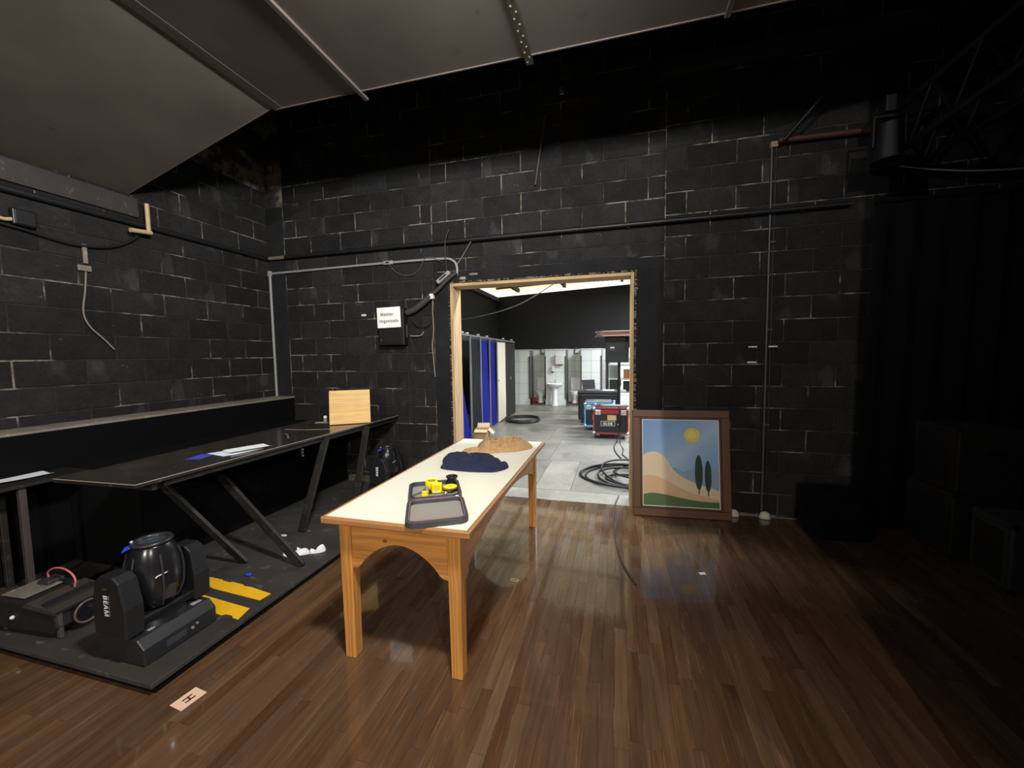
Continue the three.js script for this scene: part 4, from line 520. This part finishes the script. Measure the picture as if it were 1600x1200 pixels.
// ------------------------------------------------------------------ the back room beyond the doorway
const BZ = -12.9, BX0 = -3.9, BX1 = 3.6, PZ = -12.3;   // rear wall, side walls, face of the tiled piers
{
  const f = structure('floor_back', 'worn grey concrete slab floor of the back room', 'floor');
  part('bed', span(BX0 - .2, BX1 + .2, -.1, -.006, BZ - .2, ZB + .018), M.grout, f);
  const rows = [[ZB + .02, -4.56, [[-4, 4, .58]]], [-4.56, -5.86, [[-4, -1.78, .50], [-1.78, -.96, .43], [-.96, -.53, .57], [-.53, 1.3, .44], [1.3, 4, .50]]], [-5.86, -7.28, [[-4, -2.35, .53], [-2.35, -1.0, .48], [-1.0, .4, .52], [.4, 4, .48]]], [-7.28, -8.9, [[-4, -2.5, .54], [-2.5, -1.25, .43], [-1.25, .2, .46], [.2, 4, .50]]], [-8.9, -10.6, [[-4, -2.2, .50], [-2.2, -.8, .46], [-.8, 4, .48]]], [-10.6, BZ, [[-4, -1.6, .48], [-1.6, .4, .45], [.4, 4, .48]]]];
  for (const [z1, z0, cols] of rows) for (const [a, b, t] of cols) { const g = span(Math.max(a, BX0) + .004, Math.min(b, BX1) - .004, -.006, 0, z0 + .004, z1 - .004, 0, 'z', rnd() * 5); tint(g, [t, t * .985, t * .93]); part('slab', g, M.concrete, f); }
  const wl = structure('wall_back_room_left', 'black painted side wall of the back room', 'wall'); part('panel', span(BX0 - .2, BX0, -.05, 3.50, BZ - .2, ZB - .2), M.blackWall, wl); part('wall_plate', span(BX0 - .02, BX0 + .08, 3.38, 3.50, BZ, ZB - .2, .004, 'z'), mat(0x4a4038, .8), wl);
  const wr = structure('wall_back_room_right', 'black painted far side wall of the back room', 'wall'); part('panel', span(BX1, BX1 + .2, -.05, 4.3, BZ - .2, ZB - .2), M.blackWall, wr);
  const wb = structure('wall_rear', 'tall black painted rear wall above the tiled cubicles', 'wall');
  part('panel', uvm(extr([[BX0 - .2, -.05], [BX1 + .2, -.05], [BX1 + .2, 3.86], [BX0 - .2, 3.52]], .15).translate(0, 0, BZ - .15)), M.blackWall, wb);
  // corrugated translucent roof sheets, rafters, purlins
  const r = structure('roof_back_room', 'corrugated translucent roof of the back room lit yellow by daylight', 'roof');
  for (const [za, zb, sheetMat] of [[BZ - 1.0, -8.3, M.roofSheet], [-8.45, ZB - .12, M.roofOpaque]]) for (let k = 0; k < 8; k++) { const xa = BX0 - .3 + k * 1.02, xb = xa + 1.04, P = [], I = [], nx = 48; for (let j = 0; j < 2; j++) for (let i = 0; i <= nx; i++) { const x = xa + (xb - xa) * i / nx; P.push(x, 3.86 + .045 * (x - BX0) + .022 * Math.sin(x / .15 * 6.283) + (k % 2) * .004, j ? zb : za); } for (let i = 0; i < nx; i++) I.push(i, i + nx + 1, i + 1, i + 1, i + nx + 1, i + nx + 2); const g = new THREE.BufferGeometry(); g.setAttribute('position', new THREE.Float32BufferAttribute(P, 3)); g.setIndex(I); g.computeVertexNormals(); part('roof_sheet', sheetMat === M.roofOpaque ? g.translate(0, .012, 0) : g, sheetMat, r); }
  const ry = (x) => 3.835 + .045 * (x - BX0);
  for (const x of [-3.2, -1.66, .12, 1.8, 3.2]) part('rafter', span(x - .045, x + .045, ry(x) - .20, ry(x) - .075, BZ - .15, ZB - .2, .004, 'z'), M.roofBeam, r);
  for (const z of [BZ + .15, -11.6, -9.8, -8, -6.2]) part('purlin', bar([BX0, ry(BX0) - .05, z], [BX1, ry(BX1) - .05, z], .06, .05), M.roofBeam, r);
}
// tiled cubicle piers, rear tiled wall
{
  const w = structure('wall_tiled', 'white tiled cubicle walls with dark jamb strips', 'wall'); const th = .345, top = 1.73;
  function tiled(x0, x1, z, tw, face) { const n = Math.max(1, Math.round((x1 - x0) / tw)), s = (x1 - x0) / n; for (let i = 0; i < n; i++) for (let y = 0; y < top - .02; y += th) { const yb = Math.min(y + th, top), g = new THREE.BoxGeometry(s - .006, yb - y - .006, .012), k = .92 + rnd() * .08; tint(g, [k * .95, k * .97, k * .95]); g.translate(x0 + (i + .5) * s, (y + yb) / 2, z); part('tile', g, M.tile, w); } }
  const piers = [[-3.8, -2.69], [-2.19, -1.55], [-1.08, -.47], [.05, .7], [1.2, 1.9]];
  for (const [a, b] of piers) { part('pier', span(a, b, 0, top, BZ, PZ - .006), M.tileGrout, w); tiled(a, b, PZ, .33); part('coping', span(a - .01, b + .01, top, top + .03, BZ, PZ + .012, .004), M.pvcWhite, w); for (const x of [a, b]) part('jamb_strip', span(x - .022, x + .022, .2, 1.54, PZ + .006, PZ + .03, .002), M.jamb, w); }
  for (let i = 0; i < piers.length - 1; i++) { const a = piers[i][1], b = piers[i + 1][0]; part('backing', span(a, b, 0, top, BZ + .001, BZ + .012), M.tileGrout, w); tiled(a, b, BZ + .018, .25); part('step', span(a, b, 0, .05, BZ + .03, PZ - .02, .004), mat(0x7a6656, .7, { map: rep(TX.concrete, 1, 1) }), w); part('coping', span(a, b, top, top + .03, BZ + .001, BZ + .035), M.pvcWhite, w); }
  const s = thing('pedestal_sink', 'white ceramic pedestal sink against the tiled wall', 'sink', [-1.87, 0, PZ + .022]); part('pedestal', lathe([[0, 0], [.11, 0], [.11, .03], [.085, .08], [.075, .3], [.085, .52], [.12, .6], [0, .6]], 30).translate(0, 0, .16), M.ceramic, s); const bw = lathe([[0, .60], [.1, .60], [.2, .64], [.235, .70], [.245, .72], [.235, .725], [.215, .70], [.17, .66], [0, .645]], 36).scale(1, 1, .85).translate(0, -.02, .21); part('basin', bw, M.ceramic, s); part('back_ledge', boxg(.46, .06, .10, 0, .675, .055, .02), M.ceramic, s); const tp = part('tap', rod([0, .70, .06], [0, .80, .06], .013, 12), M.metal, s); part('spout', tube([[0, .79, .06], [0, .81, .10], [0, .79, .15]], .009, 16, 8), M.metal, tp);
  const d = thing('towel_dispenser', 'white box paper towel dispenser above the sink', 'dispenser', [-1.735, 1.28, PZ + .008]); part('body', boxg(.25, .31, .11, 0, .155, .056, .02), M.pvcWhite, d); part('lower_lip', boxg(.23, .03, .09, 0, .0, .05, .006), M.jamb, d);
  const so = thing('soap_dispenser', 'small white soap dispenser between the sink and towel dispenser', 'dispenser', [-1.94, 1.03, PZ + .008]); part('body', boxg(.10, .17, .08, 0, .12, .042, .02), M.pvcWhite, so); part('nozzle', boxg(.05, .04, .05, 0, .015, .04, .01), M.jamb, so);
  const toilet = (l, x) => { const t = thing('toilet', l, 'toilet', [x, .051, BZ + .03]); t.scale.set(.88, 1, .8); part('base', lathe([[0, 0], [.12, 0], [.12, .03], [.09, .1], [.10, .2], [.17, .32], [.185, .37], [0, .37]], 30).scale(1, 1, 1.25).translate(0, 0, .45), M.ceramic, t); part('seat', lathe([[.09, .37], [.19, .37], [.195, .385], [.19, .40], [.09, .395], [.09, .37]], 30).scale(1, 1, 1.25).translate(0, 0, .45), M.ceramic, t); part('lid', boxg(.36, .40, .03, 0, .60, .20, .014).translate(0, 0, 0), M.ceramic, t); part('cistern', boxg(.36, .34, .16, 0, .56, .085, .03), M.ceramic, t); };
  toilet('white toilet in the cubicle to the right of the sink', -1.28); toilet('white toilet in the cubicle beside the red bucket', -2.375);
  const b = thing('bucket', 'dark red plastic bucket on the cubicle step', 'bucket', [-2.585, .051, PZ - .12]); b.scale.setScalar(.82); part('pail', lathe([[0, 0], [.085, 0], [.11, .20], [.118, .205], [.112, .21], [.10, .195], [.08, .01], [0, .01]], 28), M.redPlastic, b); part('handle', tube([[-.11, .2, 0], [-.1, .14, .06], [0, .11, .09], [.1, .14, .06], [.11, .2, 0]], .004, 24, 6), M.metal, b);
  for (const [x, l] of [[-2.42, 'dark pipe bracket over the cubicle with the red bucket'], [-1.32, 'dark pipe bracket over the cubicle with the plain toilet']]) { const o = thing('pipe_bracket', l, 'bracket', [x, 1.60, BZ + .02]); part('arm', boxg(.02, .16, .04, 0, .09, .03, .004), M.jamb, o); part('hook', tube([[0, .15, .04], [.05, .2, .04], [.08, .17, .04]], .01, 14, 6), M.jamb, o); part('foot', boxg(.10, .02, .04, .04, .01, .03, .004), M.jamb, o); }
}
// changing stalls with curtains on the left
{
  const X = -2.72, fr = thing('changing_stall_row', 'grey metal frame of the row of curtained changing stalls', 'frame'); 
  part('top_rail', bar([X, 2.0, -5.2], [X, 1.94, -10.5], .035, .035), M.rail, fr); for (const z of [-5.2, -6.3, -7.145, -7.735, -8.325, -8.88]) part('post', bar([X, 0, z], [X, 1.97, z], .03, .03), M.rail, fr); for (const z of [-6.3, -7.145, -7.735, -8.325, -8.88, -10.48]) part('cross_rail', bar([X, 1.96, z], [BX0 + .01, 1.96, z], .03, .03), M.rail, fr);
  for (const [i, z] of [-6.75, -7.0, -7.6, -8.15, -9.4, -10.2].entries()) part('fixing_block', boxg(.05, .03, .06, X, 2.022 - i * .006, z, .008), M.pvcWhite, fr);
  const curtain = (l, z0, z1, y0, y1, folds, m, name = 'stall_curtain', skew = 0) => { const P = [], I = [], n = folds * 12, q = 10; for (let j = 0; j <= q; j++) for (let i = 0; i <= n; i++) { const a = i / n, b = j / q, amp = .035 + .03 * b, zz = z0 + (z1 - z0) * a * (1 - skew * (1 - b)); P.push(X - .03 + amp * Math.sin(a * folds * 6.283 + b * .8), y1 - (y1 - y0) * b, zz); } const w = n + 1; for (let j = 0; j < q; j++) for (let i = 0; i < n; i++) { const a = j * w + i; I.push(a, a + 1, a + w, a + 1, a + w + 1, a + w); } const g = new THREE.BufferGeometry(); g.setAttribute('position', new THREE.Float32BufferAttribute(P, 3)); const uv = []; for (let i = 0; i < P.length; i += 3) uv.push(P[i + 2], P[i + 1]); g.setAttribute('uv', new THREE.Float32BufferAttribute(uv, 2)); g.setIndex(I); g.computeVertexNormals();
    const back = g.clone(); back.translate(-.006, 0, 0); const idx = back.index.array; for (let i = 0; i < idx.length; i += 3) [idx[i], idx[i + 1]] = [idx[i + 1], idx[i]]; back.computeVertexNormals(); const o = thing(name, l, 'curtain'); part('drape', join([g, back]), m, o); part('hem_rod', bar([X - .03, y1 + .005, z0], [X - .03, y1 + .005, z0 + (z1 - z0) * (1 - skew)], .016, .016), M.rail, o); return o; };
  const gm = M.greyCurtain; gm.side = THREE.DoubleSide;
  curtain('blue curtain swept aside at the first stall, next to the cardboard box', -6.35, -7.08, .02, 1.85, 4, M.curtain, 'stall_curtain', .8);
  curtain('dark grey curtain behind the cardboard box', -7.17, -7.71, .12, 1.93, 4, gm);
  curtain('blue curtain between the dark grey curtain and another blue one', -7.76, -8.22, .02, 1.92, 4, M.curtain); curtain('blue curtain next to the cream door', -8.36, -8.74, .03, 1.91, 4, M.curtain);
  const d = thing('stall_door', 'plain cream stall door', 'door', [X, 0, -9.22]); part('leaf', boxg(.03, 1.88, .65, 0, .96, 0, .004), M.cream, d); part('latch', boxg(.02, .04, .02, .02, 1.0, .28, .004), M.jamb, d);
  const g = thing('stall_door', 'dark grey double leaf locker panel at the end of the stalls', 'panel', [X, 0, -10.03]); for (const s of [-1, 1]) part('leaf', boxg(.03, 1.88, .455, 0, .96, s * .23, .004), M.darkPanel, g); part('handle', boxg(.02, .08, .015, .022, 1.0, .03, .004), M.silver, g); part('end_panel', boxg(1.1, 1.88, .03, -.57, .96, -.475, .004), M.darkPanel, g);
  const ch = thing('coat_hook', 'metal hook ring inside the first open stall', 'hook', [-3.0, 1.55, -6.75]); part('ring', new THREE.TorusGeometry(.05, .006, 8, 24).rotateY(Math.PI / 2), M.metal, ch); part('stem', rod([0, .05, 0], [0, .42, 0], .004, 6), M.metal, ch);
  const c = thing('cardboard_box', 'small open cardboard box with a folded-out flap on the concrete', 'box', [-2.50, 0, -7.12], .15); part('body', join([span(-.13, .13, 0, .2, .115, .121), span(-.13, .13, 0, .2, -.121, -.115), span(-.13, -.124, 0, .2, -.115, .115), span(.124, .13, 0, .2, -.115, .115), span(-.124, .124, 0, .006, -.115, .115)]), M.card, c); const fl = (w, l, x, y, z, ax, an, rot) => { const q = new THREE.BoxGeometry(w, .004, l); q.translate(w / 2, 0, 0); q.rotateZ(an); q.rotateY(rot); return q.translate(x, y, z); }; const lt = mat(0xd9c39c, .85); part('flap', fl(.13, .23, .13, .2, 0, 0, -.75, 0), lt, c, 'pale folded flap'); part('flap', fl(.10, .24, 0, .2, .12, 0, -.35, -Math.PI / 2), lt, c); part('flap', fl(.10, .24, 0, .2, -.12, 0, .9, Math.PI / 2), lt, c);
  const h = thing('hose_coil', 'black hose coiled flat in a ring on the concrete floor', 'hose', [-2.22, 0, -9.25]); const pts = []; for (let i = 0; i <= 60; i++) { const a = i / 20 * Math.PI * 2; pts.push([Math.cos(a) * (.40 + .02 * Math.sin(a * 1.3)), .022 + i * .0009, Math.sin(a) * (.40 + .015 * Math.cos(a * .7))]); } part('hose', tube(pts, .021, 200, 8), M.cable, h); part('coupling', rod([.38, .07, 0], [.36, .09, -.14], .026, 10), M.darkGrey, h);
}
// flight cases, laptop, loudspeaker and rack on the right
{
  const plate = print(256, 96, (x, w, h) => { x.fillStyle = '#2a2828'; x.fillRect(0, 0, w, h); x.strokeStyle = '#c9c6c2'; x.lineWidth = 6; x.strokeRect(8, 8, w - 16, h - 16); x.fillStyle = '#d6d3d0'; x.font = 'bold 66px sans-serif'; x.textAlign = 'center'; x.textBaseline = 'middle'; x.fillText('KLDB', w / 2, h / 2 + 3); });
  const pro = print(96, 40, (x, w, h) => { x.fillStyle = '#2a2828'; x.fillRect(0, 0, w, h); x.fillStyle = '#cfccc8'; x.font = 'bold italic 30px sans-serif'; x.textAlign = 'center'; x.textBaseline = 'middle'; x.fillText('PRO', w / 2, h / 2); });
  const fcase = (l, x, z, w, h, d, m, text) => { const o = thing('road_case', l, 'flight case', [x, 0, z]); const y0 = .095, e = .028;
    part('body', boxg(w - .012, h - .012, d - .012, 0, y0 + h / 2, 0, .004), M.casePly, o);
    for (const sx of [-1, 1]) for (const sz of [-1, 1]) part('upright_edge', boxg(e, h - .06, e, sx * (w / 2 - e / 2 + .002), y0 + h / 2, sz * (d / 2 - e / 2 + .002), .003), m, o);
    for (const y of [y0 + e / 2, y0 + h * .80, y0 + h * .87, y0 + h - e / 2]) { for (const s of [-1, 1]) { part('edge_rail', boxg(w - .05, e, e, 0, y, s * (d / 2 - e / 2 + .003), .003), m, o); part('edge_rail', boxg(e, e, d - .05, s * (w / 2 - e / 2 + .003), y, 0, .003), m, o); } }
    for (const sx of [-1, 1]) for (const sz of [-1, 1]) for (const y of [y0 + .02, y0 + h - .02]) part('ball_corner', new THREE.SphereGeometry(.034, 14, 10).translate(sx * (w / 2 - .012), y, sz * (d / 2 - .012)), M.silver, o);
    for (const sx of [-1, 1]) { const lt = part('latch_dish', boxg(.10, .095, .012, sx * w * .36, y0 + h * .82, d / 2 + .006, .01), M.silver, o); part('latch', boxg(.04, .05, .008, sx * w * .36, y0 + h * .82, d / 2 + .014, .004), M.metal, lt); const ls = part('latch_dish', boxg(.012, .095, .10, -w / 2 - .006, y0 + h * .6, sx * d * .3, .01), M.silver, o); }
    for (const sx of [-1, 1]) for (const sz of [-1, 1]) { const c = part('castor', new THREE.CylinderGeometry(.04, .04, .028, 18).rotateZ(Math.PI / 2).translate(sx * (w / 2 - .09), .04, sz * (d / 2 - .09)), M.blackPlastic, o); part('castor_fork', boxg(.05, .05, .05, sx * (w / 2 - .09), .075, sz * (d / 2 - .09), .006), M.silver, c); }
    if (text) { part('sticker', boxg(.16, .10, .001, .02, y0 + h * .62, d / 2 - .005), M.sticker, o, 'tan paper sticker'); const t = part('lettering', sheet(.27, .10), mat(0xffffff, .5, { map: plate }), o, 'silver KLDB lettering in a frame'); t.position.set(-.05, y0 + h * .40, d / 2 - .0045); const q = part('lettering', sheet(.075, .03), mat(0xffffff, .5, { map: pro }), o); q.position.set(.14, y0 + h * .37, d / 2 - .0045); }
    return o; };
  fcase('black flight case with red edges and KLDB lettering', -.12, -7.79, .64, .50, .52, M.red, true);
  fcase('black flight case with bright blue edges behind the red one', -.36, -8.52, .60, .49, .5, M.blue, false);
  const bk = thing('wheeled_trunk', 'tall black trunk on castors carrying a laptop', 'trunk', [-.42, 0, -9.5]); part('body', boxg(.92, .60, .55, 0, .38, 0, .03), M.blackPlastic, bk); part('lid', boxg(.94, .05, .57, 0, .705, 0, .012), mat(0x242428, .4), bk); part('mat', boxg(.8, .012, .4, 0, .737, 0, .004), mat(0x55565a, .6), bk); for (const x of [-.38, .38]) for (const z of [-.2, .2]) part('castor', new THREE.CylinderGeometry(.045, .045, .03, 16).rotateZ(Math.PI / 2).translate(x, .045, z), M.blackPlastic, bk);
  const lp = thing('laptop', 'open black laptop standing on the wheeled trunk', 'laptop', [-.60, .7435, -9.5], .5); part('keyboard', boxg(.33, .016, .23, 0, .008, 0, .005), mat(0x6a6c70, .4), lp); const sc = boxg(.33, .23, .008, 0, .115, 0, .004); sc.rotateX(-.25); part('screen', sc.translate(0, .012, -.115), mat(0x050506, .7), lp);
  for (const [x, y, z, l] of [[-.2, .7435, -9.42, 'white paper pile on the wheeled trunk beside the laptop']]) { const o = solo('paper_pile', l, 'paper', new THREE.BoxGeometry(.25, .012, .2).translate(0, .006, 0), M.paper); o.position.set(x, y, z); }
  const mx = thing('metal_tray', 'silver metal tray on top of the blue-edged flight case', 'tray', [-.38, .586, -8.52]); part('pan', boxg(.5, .025, .36, 0, .013, 0, .006), M.silver, mx); part('lip', boxg(.52, .008, .38, 0, .028, 0, .003), M.metal, mx);
  const mb = thing('metal_bar', 'silver bar lying on top of the red-edged flight case', 'bar', [-.06, .596, -7.76], 0); part('bar', boxg(.5, .03, .06, 0, .016, 0, .006), M.silver, mb); part('clip', boxg(.03, .05, .07, -.22, .026, 0, .006), M.metal, mb);
  const st = thing('speaker_stand', 'black pole stand carrying the loudspeaker', 'stand', [.03, 0, -8.14]); part('pole', rod([0, .1, 0], [0, 1.42, 0], .026, 14), M.blackPlastic, st); part('collar', rod([0, .95, 0], [0, 1.08, 0], .038, 14), M.blackPlastic, st); for (let k = 0; k < 3; k++) { const a = k * 2.094 + .5; part('leg', rod([0, .5, 0], [Math.cos(a) * .0 + Math.cos(a) * .12, .012, Math.sin(a) * .12], .012, 8), M.blackPlastic, st); }
  const sp = thing('loudspeaker', 'black boxy loudspeaker seen from the back on a pole', 'speaker', [-.01, 1.421, -8.14]); part('cabinet', boxg(.44, .50, .36, 0, .25, 0, .015), mat(0x1f2020, .55), sp); part('label', boxg(.08, .03, .002, -.09, .29, .181), M.pvcWhite, sp); part('socket_panel', boxg(.12, .05, .003, -.09, .25, .181), M.blackPlastic, sp);
  const cu = thing('bench_pad', 'brown padded board with pale piping lying across the loudspeaker', 'pad', [.02, 1.922, -8.05], .06); part('pad', uvm(extr((() => { const a = []; for (let i = 0; i <= 10; i++) { const t = Math.PI / 2 + i / 10 * Math.PI / 2; a.push([-.42 + .1 + Math.cos(t) * .1, .15 + Math.sin(t) * .1]); } for (let i = 0; i <= 10; i++) { const t = Math.PI + i / 10 * Math.PI / 2; a.push([-.32 + Math.cos(t) * .1, -.15 + Math.sin(t) * .1]); } a.push([.6, -.25], [.6, .25]); return a; })(), .085, .008).rotateX(-Math.PI / 2).translate(0, .008, 0)), M.cushion, cu); part('piping', tube([[.6, .096, .255], [-.30, .096, .255], [-.42, .096, .15], [-.425, .096, -.15], [-.3, .096, -.255]], .008, 60, 6), M.piping, cu); part('piping', tube([[.6, .012, .258], [-.30, .012, .258], [-.425, .012, .15], [-.43, .012, -.15], [-.3, .012, -.258]], .007, 60, 6), M.piping, cu);
  const rk = thing('storage_rack', 'metal shelf rack with dark posts behind the flight cases', 'rack', [.16, 0, -10.55]); for (const x of [-.42, .42]) for (const z of [-.2, .2]) part('post', bar([x, 0, z], [x, 1.5, z], .06, .06), M.darkGrey, rk); for (const y of [.62, .95, 1.3]) part('shelf', boxg(.9, .03, .46, 0, y, 0, .004), M.silver, rk);
  const it = [['wooden_crate', 'orange wood crate on the metal rack', 'crate', [.30, .966, -10.5], M.wood2, [.3, .2, .3]], ['grey_case', 'grey equipment box on the metal rack', 'box', [-.06, .636, -10.5], M.boxGrey, [.26, .28, .3]], ['white_carton', 'white carton on the top shelf of the metal rack', 'carton', [-.08, 1.316, -10.5], M.pvcWhite, [.22, .12, .25]], ['white_carton', 'white carton beside another on the top shelf of the metal rack', 'carton', [.28, 1.316, -10.5], M.pvcWhite, [.22, .15, .25]]];
  for (const [n, l, c, p, m, s] of it) { const o = thing(n, l, c, p); part('body', boxg(s[0], s[1], s[2], 0, s[1] / 2, 0, .006), m, o); part('lid', boxg(s[0] + .01, .02, s[2] + .01, 0, s[1] + .01, 0, .003), m, o); }
  const mn = thing('monitor', 'small dark monitor on the metal rack', 'monitor', [.28, .636, -10.45]); part('screen', boxg(.26, .2, .03, 0, .15, 0, .006), M.blackPlastic, mn); part('stand', boxg(.14, .05, .1, 0, .025, 0, .006), M.darkGrey, mn); part('bezel', boxg(.28, .22, .012, 0, .15, .01, .004), M.boxGrey, mn);
  // black cable heap just inside the doorway
  const coil = thing('cable_heap', 'black cable lying in loose loops just inside the doorway', 'cable', [0, 0, 0]); const loops = [[.16, -5.25, .64, .46, .02, .3], [.10, -5.22, .56, .40, .05, .2], [.22, -5.15, .46, .36, .04, 1.1], [.30, -5.35, .50, .62, .07, .5], [.22, -5.05, .36, .26, .03, .9], [.30, -5.3, .34, .5, .10, 0], [.2, -5.2, .60, .5, .03, .8]], pts = []; loops.forEach(([cx, cz, rx, rz, y, ph], k) => { for (let i = 0; i < 14; i++) { const a = ph + i / 14 * Math.PI * 2; pts.push([cx + Math.cos(a) * rx, Math.max(.014, .014 + y * (.5 + .5 * Math.sin(a * 1.5 + k))), cz + Math.sin(a) * rz]); } }); part('cable', tube(pts, .013, 420, 7), M.cable, coil); part('plug', rod([.5, .03, -5.3], [.62, .03, -5.2], .022, 10), M.darkGrey, coil);
  solo('hanging_cable', 'thin black cable hanging down in front of the red-edged flight case', 'cable', tube([[.02, .62, -7.50], [.03, .5, -7.47], [.03, .2, -7.46], [.0, .03, -7.38], [-.05, .012, -6.9], [-.02, .012, -6.5], [.06, .012, -6.12]], .009, 60, 6), M.cable);
  solo('hanging_cable', 'second thin black cable running from the red-edged case to the loops', 'cable', tube([[.05, .60, -7.50], [.055, .4, -7.465], [.05, .15, -7.45], [.05, .012, -7.2], [.10, .012, -6.7], [.08, .012, -6.4], [.16, .012, -6.1]], .008, 60, 6), M.cable);
  solo('overhead_wire', 'pale wire sagging across the back room from the doorway head', 'cable', tube([[-.35, 2.95, -5.6], [-1.0, 2.72, -6.4], [-1.9, 2.52, -7.4], [-3.0, 2.42, -8.2], [-3.88, 2.40, -8.7]], .010, 40, 6), M.wire);
  solo('floor_cable', 'brown-grey cable curving over the wood floor by the doorway', 'cable', tube([[.02, .008, -4.5], [-.02, .008, -4.2], [-.03, .008, -3.8], [-.01, .008, -3.4], [.05, .008, -3.0], [.13, .008, -2.75]], .0075, 50, 6), mat(0x4c4038, .6));
}
// ceiling light panels of the back room
TUBES.forEach(([x, y, z, it], i) => {
  const l = thing('ceiling_light', ['long white ceiling light panel over the flight cases', 'long white ceiling light panel near the doorway', 'added ceiling light panel, unseen fill from the right of the back room'][i], 'light', [x, y, z]); part('housing', boxg(1.3, .06, .34, 0, .04, 0, .01), M.pvcWhite, l); part('diffuser', boxg(1.24, .01, .28, 0, .006, 0), glow(0xf0f6ff, 2.5), l); for (const s of [-1, 1]) part('hanger', rod([s * .5, .07, 0], [s * .5, .36, 0], .004, 6), M.wire, l);
  const a = new THREE.RectAreaLight(0xf0f6ff, it, 1.24, .28); a.position.set(0, -.003, 0); a.rotation.x = -Math.PI / 2; a.name = 'panel_light'; l.add(a);
});
scene.traverse((o) => { if (o.isMesh) { o.castShadow = true; o.receiveShadow = true; } });
renderer.render(scene, camera);
